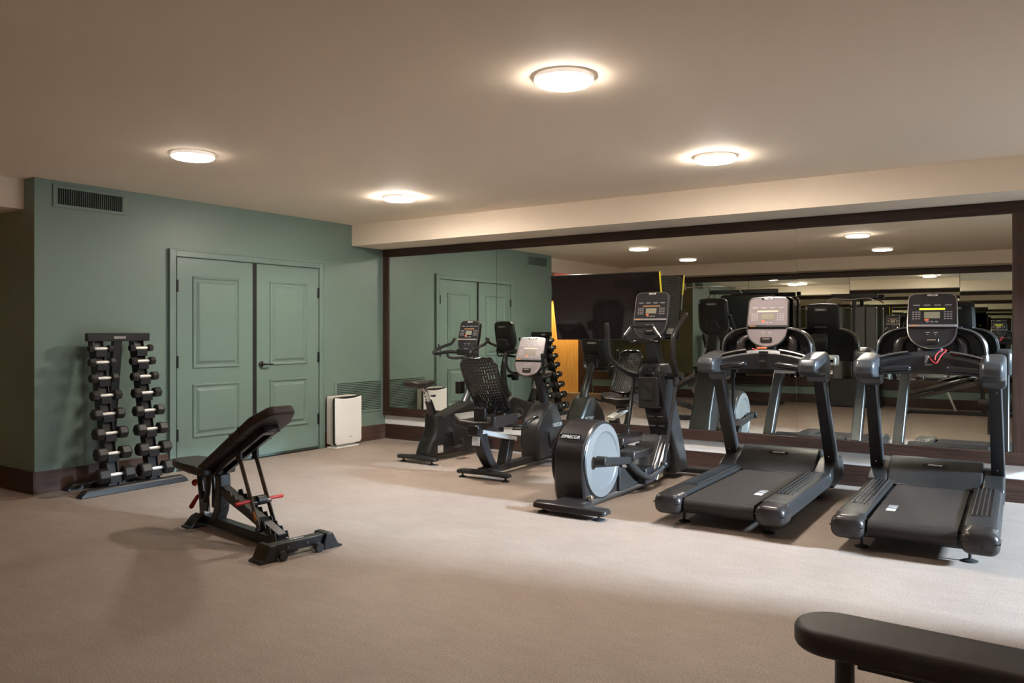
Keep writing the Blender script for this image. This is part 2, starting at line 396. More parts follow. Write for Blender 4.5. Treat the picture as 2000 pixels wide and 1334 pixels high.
B().lathe([(0.002, 0), (0.032, 0.0), (0.034, 0.010), (0.026, 0.016), (0.012, 0.020), (0.012, 0.055), (0.001, 0.057)], (0.020, hy, 1.035), 'x', 24)\
    .tube([(0.070, hy, 1.035), (0.074, hy + 0.03, 1.034), (0.074, hy + 0.12, 1.034)], [0.010, 0.009, 0.008], 10).build('door_handle', 'blkg', d2)
struct('door_gap_shade', B().box(0.0, 0.012, -2.108, -2.046, 0.0, 2.14), 'dark')  # dark strip painted in for the shade between the two leaves
struct('trim_6', B().box(0.0, 0.028, -3.085, -3.022, 0, 2.205).box(0.0, 0.028, -1.153, -1.090, 0, 2.205).box(0.0, 0.028, -3.022, -1.153, 2.145, 2.205)
       .box(0.0, 0.036, -3.097, -3.082, 0, 2.217).box(0.0, 0.036, -1.093, -1.078, 0, 2.217).box(0.0, 0.036, -3.085, -1.090, 2.202, 2.217), 'greendoor', 0.003)
struct('under_door_shade', B().box(0.0, 0.02, -3.01, -1.165, 0.0, 0.012), 'dark')  # shade under the doors, painted as a dark strip

v = thing('air_vent', 'painted rectangular wall vent with upright slats near the ceiling', 'vent', (0, -3.86, 2.585))

fr = B()
for a, b, c, d in ((-.33, .33, .070, .098), (-.33, .33, -.098, -.070), (-.33, -.295, -.070, .070), (.295, .33, -.070, .070)): fr.box(0.0, 0.012, a, b, c, d)
fr.build('vent_frame', 'green', v, 0.002)
B().box(0.0, 0.002, -.30, .30, -.075, .075).build('vent_back', 'dark', v)
sl = B()
for k in range(31):
    yy = -.29 + k * 0.58 / 30; sl.box(0.003, 0.010, yy - .0016, yy + .0016, -.070, .070)
sl.build('vent_slats', 'green', v)
v = thing('louvred_grille', 'green painted return-air grille with horizontal louvres behind the white purifier', 'grille', (0, -0.475, 0.575))
fr = B()
for a, b, c, d in ((-.42, .42, .180, .205), (-.42, .42, -.205, -.180), (-.42, -.385, -.18, .18), (.385, .42, -.18, .18)): fr.box(0.0, 0.010, a, b, c, d)
fr.build('grille_frame', 'greendoor', v, 0.002)
B().box(0.0, 0.001, -.40, .40, -.19, .19).build('grille_back', 'dark', v)
sl = B()
for k in range(16):
    zz = -.165 + k * 0.33 / 15; sl.bar((0.008, -.39, zz), (0.008, .39, zz), 0.003, 0.0148, up=(0.35, 0, 1))
sl.build('grille_louvres', 'greendoor', v)

# ------------------------------------------------------------------ passage: honey door, warm light, exit sign
d3 = B().box(-2.34, -1.62, YO, YO + 0.04, 0.0, 2.10).build('door_3', 'honey', bev=0.003); d3['kind'] = 'structure'
struct('trim_8', B().box(-2.42, -2.34, YO, YO + .05, 0, 2.18).box(-1.62, -1.30, YO, YO + .05, 0, 2.18).box(-2.34, -1.62, YO, YO + .05, 2.10, 2.18), 'woodz')
ld = bpy.data.lights.new('passage_downlight', 'SPOT'); lo = bpy.data.objects.new('passage_downlight', ld); COL.objects.link(lo)
lo.location = (-2.0, -7.6, 2.44); lo.rotation_euler = (R(-38), 0, 0); ld.energy = 260; ld.color = (1.0, 0.66, 0.30); ld.spot_size = R(75); ld.spot_blend = 0.6; ld.shadow_soft_size = 0.04
t = thing('ceiling_sign', 'small red lit sign hanging under the passage ceiling, seen in the mirror', 'sign', (-.33, -5.25, 2.395), -45)
B().box(-.15, .15, -.02, .02, -.062, .065).build('sign_housing', 'wht', t, 0.004)
B().prism(rrect(.25, .095, .012, 3), .020, .023).build('sign_face', 'exitred', t)

# ------------------------------------------------------------------ console shared by the machines
def console(parent, M, w=0.32, h=0.42, glare_paint=False, led='ledo', kind='treadmill'):
    """faces local -y, centre at the origin of M"""
    hw, hh = w / 2, h / 2
    def outline(k, dz=0.0):
        p = []
        p += arc(hw - .045, hh - .045, .045 , 0, 90, 5)
        p += [(0, hh + .006)]
        p += arc(-hw + .045, hh - .045, .045, 90, 180, 5)
        p += [(-hw - .006, -0.02)]
        p += [(-hw * math.cos(R(a)) * 1.02, -0.055 - (hh - .055) * math.sin(R(a)) ** 0.9) for a in range(8, 90, 12)]
        p += [(0, -hh)]
        p += [(hw * math.cos(R(a)) * 1.02, -0.055 - (hh - .055) * math.sin(R(a)) ** 0.9) for a in range(80, 7, -12)]
        p += [(hw + .006, -0.02)]
        return [(a * k, b * k + dz) for a, b in p]
    c = B().loft([[(a, -.022, b) for a, b in outline(0.955)], [(a, -.020, b) for a, b in outline(1.0)], [(a, .018, b) for a, b in outline(1.0)],
                  [(a, .050, b) for a, b in outline(0.86)], [(a, .060, b) for a, b in outline(0.6)]], M).build('console', 'blk', parent, ang=30)
    rim = B(); o1, o2, o3 = outline(1.005), outline(0.955), outline(0.945)
    rim.loft([[(a, -.016, b) for a, b in o1], [(a, -.0265, b) for a, b in outline(0.99)], [(a, -.0275, b) for a, b in o2], [(a, -.020, b) for a, b in o3]], M, cap=False)
    rim.build('console_rim', 'rim', c)
    B().prism(outline(0.945), -.024, -.021, M).build('console_face', 'glarep' if glare_paint else 'panel', c)
    # reading ledge and the split between the panel and the lower shell
    B().box(-hw * .98, hw * .98, -.040, -.023, -.046, -.028, M).build('reading_ledge', 'key' if not glare_paint else 'blk', c, 0.003)
    B().box(-hw * .96, hw * .96, -.0255, -.023, -.058, -.047, M).build('ledge_gap', 'dark', c)
    B().box(-hw * .85, -hw * .55, -.0405, -.040, -.040, -.033, M).build('ledge_label', 'oran', c)
    lg = B().text('PRECOR', 0.019, M @ T(0, -.0285, hh - .016) @ TEXTM); lg.build('console_logo', 'logo', c)
    B().prism(rrect(w * .30, .012, .005, 3, -w * .02, hh - .016), -.0278, -.0240, M).build('logo_plate', 'blkg', c)
    B().box(-w * .26, w * .26, -.0255, -.023, .085, .098, M).build('message_display', led, c)
    B().box(-w * .16, w * .16, -.0255, -.023, .022, .070, M).build('lcd_display', 'lcd', c)
    k = B()
    for sx in (-1, 1):
        for i in range(3):
            for j in range(4):
                k.prism(rrect(.016, .008, .003, 2, sx * (w * .26 + i * .020), .070 - j * .017), -.0255, -.023, M)
    for i in range(4): k.prism(rrect(.045, .009, .003, 2, -w * .32 + i * w * .215, .122), -.0250, -.023, M)
    for i in range(3): k.prism(rrect(.022, .009, .004, 2, -.03 + i * .03, -.004), -.0255, -.023, M)
    k.build('keypad', 'key' if not glare_paint else 'glarekey', c)
    B().prism(rrect(.030, .013, .006, 3, -.035, .010), -.0262, -.023, M).build('stop_key', 'orange', c)
    for sx in (-1, 1):
        B().prism(rrect(.030, .006, .002, 2, sx * .026, -.085), -.0250, -.023, M).prism([(sx * .026 - .005, -.103), (sx * .026 + .005, -.103), (sx * .026, -.095)], -.0250, -.023, M).build('fan_key', 'logod', c)
    B().prism(rrect(.095, .044, .010, 4, 0, -.150), -.032, -.022, M).build('media_port', 'blkg', c, 0.002)
    B().prism(rrect(.060, .012, .004, 3, 0, -.143), -.0345, -.031, M).build('port_trim', 'chrome', c)
    # back: logo and recessed carry bracket, seen in the mirror
    B().prism(rrect(.12, .026, .008, 3, 0, hh - .05), .045, .058, M).build('back_badge', 'key', c, 0.002)
    B().text('PRECOR', 0.020, M @ T(0, .0595, hh - .05, 90, 0, 180)).build('back_logo', 'logo', c)
    bk = B()
    bk.tube([(-.075, .050, -.10), (-.060, .085, -.03), (-.045, .090, -.012), (.045, .090, -.012), (.060, .085, -.03), (.075, .050, -.10)], .008, 8, M, sub=3)
    bk.build('back_bracket', 'grey', c)
    return c
MT['glarep'] = mat('console_panel_glare', (0.20, 0.17, 0.175), 0.25, coat=0.4)  # glare on the console face, painted in as a paler panel colour
MT['glarekey'] = mat('keys_glare', (0.34, 0.30, 0.30), 0.35)  # keys lightened to go with the painted glare

def leveller(parent, x, y, zt=0.07, r=0.045):
    return B().lathe([(r, 0.0), (r, 0.006), (r * .55, 0.014), (0.010, 0.018), (0.009, zt)], (x, y, 0.0), 'z', 20).build('levelling_foot', 'rub', parent)

# ------------------------------------------------------------------ treadmills
def make_treadmill(loc, rz, label, variant):
    t = thing('treadmill', label, 'treadmill', loc, rz, 'treadmills facing the mirror')
    # chassis under the deck
    B().side([(0.12, .085), (1.50, .085), (1.60, .05), (1.95, .05), (1.95, .20), (0.12, .17)], -.33, .33).build('chassis', 'blk', t, 0.01)
    # side rails with foot ribs
    for s in (-1, 1):
        x0, x1 = (.275, .462)
        prof = [(x0, .205), (x0, .225), (x1 - .045, .232), (x1 - .015, .222), (x1, .19), (x1, .13), (x1 - .03, .105), (x0 + .02, .105)]
        r = B(); r.loft([[(s * a, yy, b) for a, b in prof] for yy in (.155, 1.62)])
        rl = r.build('side_rail', 'char', t, 0.004)
        g = B()
        for k in range(5): g.box(min(s * (.300 + k * .026), s * (.306 + k * .026)), max(s * (.300 + k * .026), s * (.306 + k * .026)), .45, 1.50, .226, .2365 + 0.0012 * (k < 4))
        g.build('foot_grip_ribs', 'rim' if variant else 'char', rl)
        # rear cap: wraps round the roller end
        oc = rrect(.205, .150, .055, 5, s * .363, .155)
        sq = lambda k, m: [((a - s * .363) * k + s * .363, (b - .155) * m + .156) for a, b in oc]
        cp = B().loft([[(a, .0, b) for a, b in sq(.70, .62)], [(a, .006, b) for a, b in sq(.84, .78)], [(a, .020, b) for a, b in sq(.94, .91)], [(a, .042, b) for a, b in sq(.99, .98)],
                       [(a, .070, b) for a, b in oc], [(a, .165, b) for a, b in oc]]).build('rear_cap', 'warm', t, ang=50)
        B().cyl((s * .375, -.003, .135), (s * .375, .004, .135), .008, n=12).build('cap_screw', 'rub', cp)
        B().box(min(s * .264, s * .468), max(s * .264, s * .468), .001, .15, .163, .167).build('cap_seam', 'dark', cp)
    # belt and rear roller
    bl = [(1.60, .205), (.10, .207)] + arc(.085, .157, .052, 90, 270, 10) + [(1.60, .10)]
    belt = B().side(bl, -.247, .247).build('running_belt', 'belt', t)
    mk = B()
    for k, (a, b) in enumerate(((.0, .060), (.085, .012), (.118, .008), (.146, .006))):
        xx = -.165 if variant else .165
        mk.box(xx - .028, xx + .028, .43 + a * 1.25, .43 + (a + b) * 1.25, .2072, .2078)
    mk.build('belt_stripes', 'logo', belt)
    B().box(-.276, -.248, .15, 1.56, .09, .185).build('belt_gap', 'dark', t)
    B().box(.248, .276, .15, 1.56, .09, .185).build('belt_gap', 'dark', t)
    # motor hood: concave front, flat shoulders
    hood = B()
    def hp(dy, dz): return [(1.47 + dy, .205), (1.50 + dy, .228), (1.57 + dy, .278), (1.66 + dy, .338 + dz), (1.74, .375), (1.82, .382 + dz), (1.95, .350 + dz), (2.04, .27), (2.05, .12), (1.60, .10)]
    hood.side(hp(0, 0), -.325, .325)
    hd = hood.build('motor_hood', 'char', t, 0.012, 3)
    for s in (-1, 1):
        pr = [(1.46, .20), (1.47, .235), (1.60, .285), (1.72, .325), (1.95, .320), (2.03, .25), (2.04, .12), (1.62, .09), (1.48, .12)]
        B().side(pr, min(s * .325, s * .466), max(s * .325, s * .466)).build('hood_shoulder', 'char', t, 0.014, 3)
    MH = T(0, 1.668, .3415, 33)
    B().top(rrect(.17, .030, .014, 4), 0.0, .0045, MH).build('hood_badge', 'blkg', hd, 0.001)
    B().text('///PRECOR', 0.022, MH @ T(0, 0, .0050)).build('hood_logo', 'logo', hd)
    # uprights: black inner blade with grey outer cladding
    for s in (-1, 1):
        a0, a1 = (1.74, .29), (1.31, 1.03)
        def col4(p, x0, x1, d0, d1): return [(s * x0, p[0] + d0, p[1]), (s * x1, p[0] + d0, p[1]), (s * x1, p[0] + d1, p[1]), (s * x0, p[0] + d1, p[1])]
        u = B().loft([col4(a0, .380, .465, -.070, -.045), col4(a1, .372, .448, -.062, -.040)]).build('upright', 'blk', t, 0.004)
        B().loft([col4(a0, .376, .469, -.046, .080), col4(a1, .369, .452, -.041, .065)]).build('upright_cladding', 'grey', u, 0.010)
        sc = B()
        for q in (.08, .9): 
            yy = a0[0] + (a1[0] - a0[0]) * q; zz = a0[1] + (a1[1] - a0[1]) * q
            sc.cyl((s * .420, yy - .074, zz), (s * .420, yy - .060, zz), .006, n=10)
        sc.build('upright_screws', 'rim', u)
        # grey shoulder casting: from the upright back towards the user
        P = [(.955, 1.060), (.925, 1.085), (.920, 1.140), (.945, 1.185), (1.05, 1.200), (1.20, 1.225), (1.33, 1.235), (1.41, 1.20), (1.43, 1.10), (1.395, .985), (1.245, .985), (1.23, 1.045), (1.12, 1.050)]
        sh = B(); k = len(P)
        def rg(x, q): 
            cy, cz = 1.20, 1.11
            return [(x, cy + (a - cy) * q, cz + (b - cz) * q) for a, b in P]
        sh.loft([rg(s * .325, .84), rg(s * .345, .98), rg(s * .456, 1.0), rg(s * .482, .84)])
        so = sh.build('handrail_shoulder', 'grey', t, 0.018, 4, ang=60)
    # crossbar console: arched black beam with grip tubes
    rings = []
    for i in range(17):
        x = -.40 + .80 * i / 16; q = 1 - (x / .40) ** 2
        yc = 1.16 + .06 * q; zt = 1.175 + .075 * q; zb = 1.065 + .020 * q
        rings.append([(x, yc - .035, zb), (x, yc + .05, zb + .005), (x, yc + .065, zt - .02), (x, yc + .03, zt), (x, yc - .03, zt), (x, yc - .055, zt - .035)])
    cb = B().loft(rings).build('crossbar', 'blk', t, 0.006, 2, ang=50)
    pts = []
    for s in (-1, 1):
        pts = [(s * (.395 - .26 * j / 5), 1.125 + .045 * (1 - ((.395 - .26 * j / 5) / .40) ** 2), 1.182 + .072 * (1 - ((.395 - .26 * j / 5) / .40) ** 2)) for j in range(6)]
        B().tube(pts, .0125, 10, flat=.8).build('pulse_grip', 'rim', cb)
        B().tube([(s * .385, 1.110, 1.105), (s * .23, 1.105, 1.118), (s * .135, 1.115, 1.128)], [.026, .028, .026], 16, round_end=True).build('hand_grip', 'blkg', cb)
    if variant:
        B().tube([(.005, 1.125, 1.215), (.030, 1.105, 1.180), (.055, 1.10, 1.170), (.085, 1.115, 1.225), (.115, 1.135, 1.262), (.080, 1.135, 1.258), (.050, 1.115, 1.225), (.045, 1.105, 1.190)], .0032, 8).build('safety_cord', 'redl', cb)
        B().bar((-.005, 1.118, 1.222), (-.020, 1.112, 1.165), .022, .016).build('safety_clip', 'gunm', cb, 0.003)
        B().box(.155, .205, 1.155, 1.185, 1.228, 1.242, ).build('stop_button', 'red', cb, 0.004)
    else:
        B().prism(rrect(.075, .014, .006, 3, 0, 1.262), 1.135, 1.165).build('stop_button', 'orange', cb, 0.003)
        B().tube([(-.075, 1.13, 1.258), (-.045, 1.118, 1.248), (-.02, 1.125, 1.256)], .004, 6).build('safety_cord', 'redl', cb)
    B().prism(rrect(.05, .014, .006, 3, 0, 1.155), 1.155, 1.168).build('beam_badge', 'rim', cb)
    # lobed shield with cup wells behind the console
    w0 = []
    for k in range(41):
        a = PI * k / 40; cxp = math.cos(a); sxp = math.sin(a)
        w0.append((.372 * math.copysign(abs(cxp) ** .62, cxp), 1.175 + .262 * sxp ** .55))
    w0 = [(.372, 1.12)] + w0 + [(-.372, 1.12)]
    sc_ = lambda q: [(a * q, 1.12 + (b - 1.12) * (q if q < 1 else q)) for a, b in w0]
    sh = B()
    sh.loft([[(a, 1.325, b) for a, b in sc_(.90)], [(a, 1.262, b) for a, b in sc_(.93)], [(a, 1.250, b) for a, b in sc_(.97)], [(a, 1.262, b) for a, b in sc_(1.0)],
             [(a, 1.36, b) for a, b in sc_(1.0)], [(a, 1.385, b) for a, b in sc_(.96)]])
    shd = sh.build('console_shield', 'blkg', t, ang=28)
    B().loft([[(a, 1.2515, b) for a, b in sc_(.955)], [(a, 1.246, b) for a, b in sc_(.972)], [(a, 1.2515, b) for a, b in sc_(.988)]], cap=False).build('shield_rim', 'rim', shd)
    for s in (-1, 1):
        B().tube([(s * .21, 1.300, 1.12), (s * .215, 1.292, 1.27), (s * .205, 1.296, 1.315), (s * .17, 1.305, 1.345), (s * .12, 1.312, 1.355)], [.045, .040, .036, .03, .02], 14).build('cup_well', 'warm', shd)
        B().tube([(s * .265, 1.305, 1.13), (s * .268, 1.30, 1.24)], [.030, .030], 12, smooth=False).build('cup_well', 'blkg', shd)
    # neck and console
    B().side([(1.17, 1.21), (1.40, 1.20), (1.42, 1.30), (1.36, 1.42), (1.30, 1.42), (1.24, 1.26)], -.085, .085).build('console_neck', 'blk', t, 0.015)
    console(t, T(.012, 1.283, 1.468, -12), .325, .425, glare_paint=not variant, led='ledy' if variant else 'lcdw')
    for x, y in ((-.305, .20), (.305, .20)): leveller(t, x, y, .10)
    for s in (-1, 1):
        B().side([(1.30, .03), (1.62, .03), (1.66, .11), (1.25, .11)], min(s * .30, s * .35), max(s * .30, s * .35)).build('lift_arm', 'blk', t, 0.008)
        B().cyl((s * .29, 1.60, .035), (s * .36, 1.60, .035), .035, n=20).build('transport_wheel', 'rub', t)
    return t
MT['lcdw'] = mat('pale_display', (0.55, 0.47, 0.36), 0.3, emit=0.12, ecol=(1, .8, .5))
tm_r = make_treadmill((6.505, -2.33, 0), 1.5, 'black treadmill with yellow-lit console display, rightmost machine by the mirror', 1)
tm_l = make_treadmill((5.290, -2.33, 0), 1.2, 'black treadmill between the elliptical and the other treadmill, pale glare on its console', 0)
# white reader clipped to the back of the left treadmill, seen in the mirror
t = thing('card_reader', 'small white box with black display and clear stand, behind the left treadmill', 'wall device', (5.375, -0.905, 1.10), 1.2)
B().prism(rrect(.17, .105, .02, 4), -.03, .008).build('back_plate', 'wht', t, 0.006)
B().prism(rrect(.10, .075, .012, 4, .01, -.008), .008, .035).build('device_body', 'wht', t, 0.006)
B().prism(rrect(.058, .030, .003, 2, .012, -.008), .035, .0375).build('display', 'blkg', t)
st = B()
for a in ((-.035, .05, -.03, .14), (.030, .05, .035, .14)): st.box(a[0] , a[2], -.002, .004, a[1], a[3])
st.box(-.035, .035, -.002, .004, .135, .141); st.build('clear_stand', 'chrome', t)

# ------------------------------------------------------------------ elliptical
def make_elliptical(loc, rz):
    t = thing('elliptical_trainer', 'black elliptical trainer with a round pale grey wheel cover, left of the treadmills', 'elliptical', loc, rz)
    # rear stabiliser
    b = B(); pr = [(-.075, .035), (-.060, .085), (.02, .098), (.075, .085), (.085, .035)]
    rings = []
    for x, k in ((-.315, .55), (-.300, .80), (-.12, 1.0), (.12, 1.0), (.300, .80), (.315, .55)):
        rings.append([(x, a * k, .06 + (z - .06) * k) for a, z in pr])
    b.loft(rings).build('rear_stabiliser', 'warm', t, 0.008, 2)
    leveller(t, -.24, 0, .05); leveller(t, .24, 0, .05)
    # wheel drum, rounded block with sloping top
    x0, x1 = -.300, -.010; cy, cz, r = .540, .350, .310
    prof = [(.262, .045), (.236, .15), (.222, .34)] + [(cy + (r + .015) * math.cos(R(a)), cz + (r + .012) * math.sin(R(a))) for a in range(165, 20, -12)] + [(.89, .34), (.95, .14), (.95, .045)]
    k = len(prof)
    def rg(x, q): return [(x, .62 + (a - .62) * q, .34 + (z - .34) * q) for a, z in prof]
    hs = B().loft([rg(x0, .93), rg(x0 + .03, 1.0), rg(x1 - .02, 1.0), rg(x1, .965)]).build('wheel_housing', 'warm', t, 0.004, 2, ang=32)
    B().prism(rrect(.200, .048, .020, 4), 0, .006, T(-.140, .243, .562, -22)).build('housing_badge', 'blkg', hs, 0.001)
    B().text('///PRECOR', 0.036, T(-.140, .2405, .562, -22) @ TEXTM).build('housing_logo', 'logo', hs)
    for xx, s in ((x1, 1), (x0, -1)):
        dsk = B().lathe([(.308, 0.0), (.310, .010 * s), (.300, .016 * s), (.296, .012 * s)], (xx - .004 * s, cy, cz), 'x', 56).build('wheel_ring', 'blk', t)
        B().lathe([(.298, 0.0), (.296, .016 * s), (.235, .026 * s), (.226, .016 * s), (.218, .014 * s), (.03, .018 * s), (.001, .018 * s)], (xx - .004 * s, cy, cz), 'x', 56).build('wheel_cover', 'lgrey', t, ang=50)
        # crank
        ca = (xx + .05 * s, cy - .17, cz + .02) if s > 0 else (xx + .05 * s, cy + .17, cz + .03)
        B().bar((xx + .030 * s, cy, cz), (xx + .030 * s, ca[1], ca[2]), .022, .05).build('crank', 'blk', t, 0.006)
    B().box(-.20, .05, .02, .26, .045, .085).build('rear_neck', 'warm', t, 0.012)
    B().cyl((.02, .215, .105), (.075, .215, .105), .022, n=20).build('lift_roller', 'chrome', t, 0.005)
    # spine from the drum to the column
    B().side([(.80, .05), (.80, .26), (1.15, .17), (1.70, .12), (2.10, .12), (2.12, .05)], -.13, .02).build('base_spine', 'char', t, 0.012, 3)
    B().side([(1.35, .10), (1.62, .44), (1.74, .42), (1.98, .12)], -.16, .05).build('ramp_cover', 'grey', t, 0.015, 3)
    B().side([(1.42, .055), (1.45, .10), (1.66, .36), (1.72, .36), (1.55, .07)], .055, .085).build('ramp_trim', 'chrome', t, 0.006)
    # column
    def colring(y, z, w, d, sh=0): return [(-w / 2 - .03, y - d / 2, z), (w / 2 - .03, y - d / 2, z), (w / 2 + .008 - .03, y + d * .1, z), (w / 2 - .03, y + d / 2, z), (-w / 2 - .03, y + d / 2, z), (-w / 2 - .008 - .03, y + d * .1, z)]
    col = B().loft([colring(1.99, .06, .25, .34), colring(1.96, .25, .23, .29), colring(1.87, .50, .215, .28), colring(1.74, .75, .215, .30), colring(1.66, .93, .22, .30), colring(1.64, 1.04, .21, .28), colring(1.66, 1.10, .17, .22)]).build('column', 'char', t, 0.014, 3, ang=50)
    lad = B().loft([[(x, y, z) for x, y, z in ((-.125, yy, zz), (.065, yy, zz), (.065, yy + .03, zz), (-.125, yy + .03, zz))] for yy, zz in ((1.80, .28), (1.715, .50), (1.615, .70))]).build('column_inset', 'blkg', col, 0.004)
    rr = B()
    for q in range(5):
        zz = .33 + q * .09; yy = 1.785 - (zz - .30) * .40
        rr.box(-.110, -.055, yy - .012, yy, zz, zz + .006).box(-.015, .04, yy - .012, yy, zz, zz + .006)
    rr.build('inset_ribs', 'key', lad)
    B().prism(rrect(.190, .29, .02, 4, -.03, .835), 1.475, 1.53).build('storage_bin', 'char', col, 0.008)
    B().prism(rrect(.105, .155, .006, 3, -.035, .850), 1.468, 1.476).build('bin_pocket', 'dark', col)
    B().lathe([(.001, -.01), (.05, -.01), (.072, .0), (.078, .05), (.070, .085), (.055, .095), (.045, .08), (.040, .03), (.001, .028)], (-.04, 1.545, 1.005), 'z', 28).build('bottle_cup', 'blkg', col)
    # mast
    B().loft([[(a * .5 - .03, y + d, z) for a, d in ((-w, -.06), (w, -.06), (w * 1.1, .05), (-w * 1.1, .05))] for y, z, w in ((1.66, 1.05, .15), (1.60, 1.22, .105), (1.565, 1.36, .10))]).build('mast', 'blk', t, 0.012, 3)
    # fixed handlebar, a hexagon loop
    hb = [(-.03 - .10, 1.36, 1.440), (-.03 + .10, 1.36, 1.440), (-.03 + .175, 1.35, 1.345), (-.03 + .135, 1.40, 1.300), (-.03 + .04, 1.46, 1.315), (-.03 - .04, 1.46, 1.315), (-.03 - .135, 1.40, 1.300), (-.03 - .175, 1.35, 1.345), (-.03 - .10, 1.36, 1.440)]
    fx = B().tube(hb, .0155, 12, smooth=False).build('fixed_handlebar', 'blkg', t, ang=60)
    for s in (-1, 1):
        B().tube([(-.03 + s * .108, 1.355, 1.432), (-.03 + s * .165, 1.346, 1.360)], .0175, 12, smooth=False).build('pulse_grip', 'rim', fx)
    console(t, T(-.03, 1.565, 1.535, -12), .325, .445, led='ledo')
    # moving arms
    pz, py = .985, 1.62
    B().cyl((-.235, py, pz), (.20, py, pz), .030, n=24).build('pivot_shaft', 'blk', t)
    la = [(-.255, 1.10, 1.455), (-.255, 1.115, 1.36), (-.253, 1.125, 1.24), (-.250, 1.150, 1.17), (-.245, 1.27, 1.09), (-.230, 1.45, 1.02), (-.215, 1.60, .985)]
    B().tube(la, [.0215, .0215, .022, .023, .022, .026, .032], 14, round_end=True).build('arm_lever', 'char', t)
    B().tube([(-.225, 1.60, .98), (-.215, 1.50, .70), (-.205, 1.40, .40)], .016, 10).build('arm_rod', 'blkg', t)
    ra = [(.215, 1.78, 1.555), (.208, 1.66, 1.470), (.203, 1.56, 1.400), (.200, 1.515, 1.33), (.200, 1.515, 1.16), (.200, 1.57, 1.04), (.200, 1.62, .985)]
    B().tube(ra, [.0205, .0205, .021, .022, .024, .028, .034], 14, round_end=True).build('arm_lever', 'char', t)
    B().cyl((.185, py, pz), (.248, py, pz), .036, n=24).build('pivot_cap', 'char', t)
    B().tube([(.20, 1.61, 1.00), (.195, 1.585, .90)], [.032, .026], 14, smooth=False).build('rod_socket', 'char', t)
    B().tube([(.195, 1.59, .92), (.17, 1.51, .55), (.145, 1.44, .22)], .0165, 12).build('arm_rod', 'grey', t)
    B().ball((.145, 1.44, .205), .035).build('rod_joint', 'blk', t)
    # pedal beams and foot plates
    for s in (-1, 1):
        y_in = .37 if s > 0 else .71; zc = .370 if s > 0 else .400
        xb = x1 + .065 if s > 0 else x0 - .065
        B().cyl((xb - .025 * s, y_in, zc), (xb + .065 * s, y_in, zc), .040, n=24).build('crank_roller', 'char', t, 0.006)
        
        ye = .92 if s > 0 else 1.12; ze = .30 if s > 0 else .38
        bm_ = B().bar((xb + .02 * s, y_in, zc), (xb + .0 * s, ye, ze), .042, .062).build('pedal_beam', 'char', t, 0.008)
        px0, px1 = (-.075, .10) if s > 0 else (-.26, -.10)
        yp = ye - .02; zp = ze + .01
        ft = [(yp, zp + .0), (yp + .015, zp + .065), (yp + .36, zp + .055), (yp + .42, zp + .085), (yp + .44, zp + .08), (yp + .40, zp + .0)]
        fp = B().side(ft, px0, px1).build('foot_plate', 'warm', t, 0.012, 3)
        gr = B()
        for k in range(6):
            xx = px0 + .02 + k * (px1 - px0 - .04) / 5; gr.box(xx - .004, xx + .004, yp + .04, yp + .34, zp + .060, zp + .067)
        gr.build('foot_grip', 'blk', fp)
        if s > 0:
            B().tube([(xb, ye - .03, ze - .01), (xb + .02, ye + .08, ze - .09), (xb + .06, ye + .24, ze - .17), (xb + .07, ye + .42, ze - .15), (.145, 1.44, .20)], [.032, .030, .024, .024, .024], 14).build('link_arm', 'char', t)
        else:
            B().tube([(xb + .01, ye, ze - .01), (-.24, 1.30, .30), (-.205, 1.40, .40)], .022, 12).build('link_arm', 'char', t)
    B().side([(1.15, .06), (1.15, .20), (1.33, .20), (1.33, .06)], -.10, .10).build('roller_carriage', 'blk', t, 0.01)
    # front stabiliser
    B().box(-.34, .34, 2.07, 2.17, .03, .085).build('front_stabiliser', 'blk', t, 0.014, 3)
    leveller(t, -.30, 2.12, .04); leveller(t, .30, 2.12, .04)
    return t
make_elliptical((4.205, -2.455, 0), 0.3)

# ------------------------------------------------------------------ recumbent bike
def pedal(parent, x, y, z, s):
    p = B().bar((x, y - .055, z - .01), (x, y + .055, z + .01), .085, .022).build('pedal', 'rub', parent, 0.005)
    B().tube([(x - .04, y + .03, z), (x - .042, y + .035, z + .06), (x, y + .04, z + .085), (x + .042, y + .035, z + .06), (x + .04, y + .03, z)], .008, 8, flat=.5).build('pedal_strap', 'rub', p)
    return p
def stabiliser(parent, y, w, name='rear_stabiliser', m='blk', z0=.035, z1=.075):
    rings = []
    for x, k in ((-w / 2, .5), (-w / 2 + .02, .9), (-w * .2, 1), (0, 1.08), (w * .2, 1), (w / 2 - .02, .9), (w / 2, .5)):
        zc = (z0 + z1) / 2; h = (z1 - z0) / 2
        rings.append([(x, y + a * k, zc + c * h * k + .012 * (1 - abs(x) / (w / 2))) for a, c in ((-.042, -1), (.042, -1), (.05, 0), (.036, 1), (-.036, 1), (-.05, 0))])
    return B().loft(rings).build(name, m, parent, 0.006, 2, ang=50)
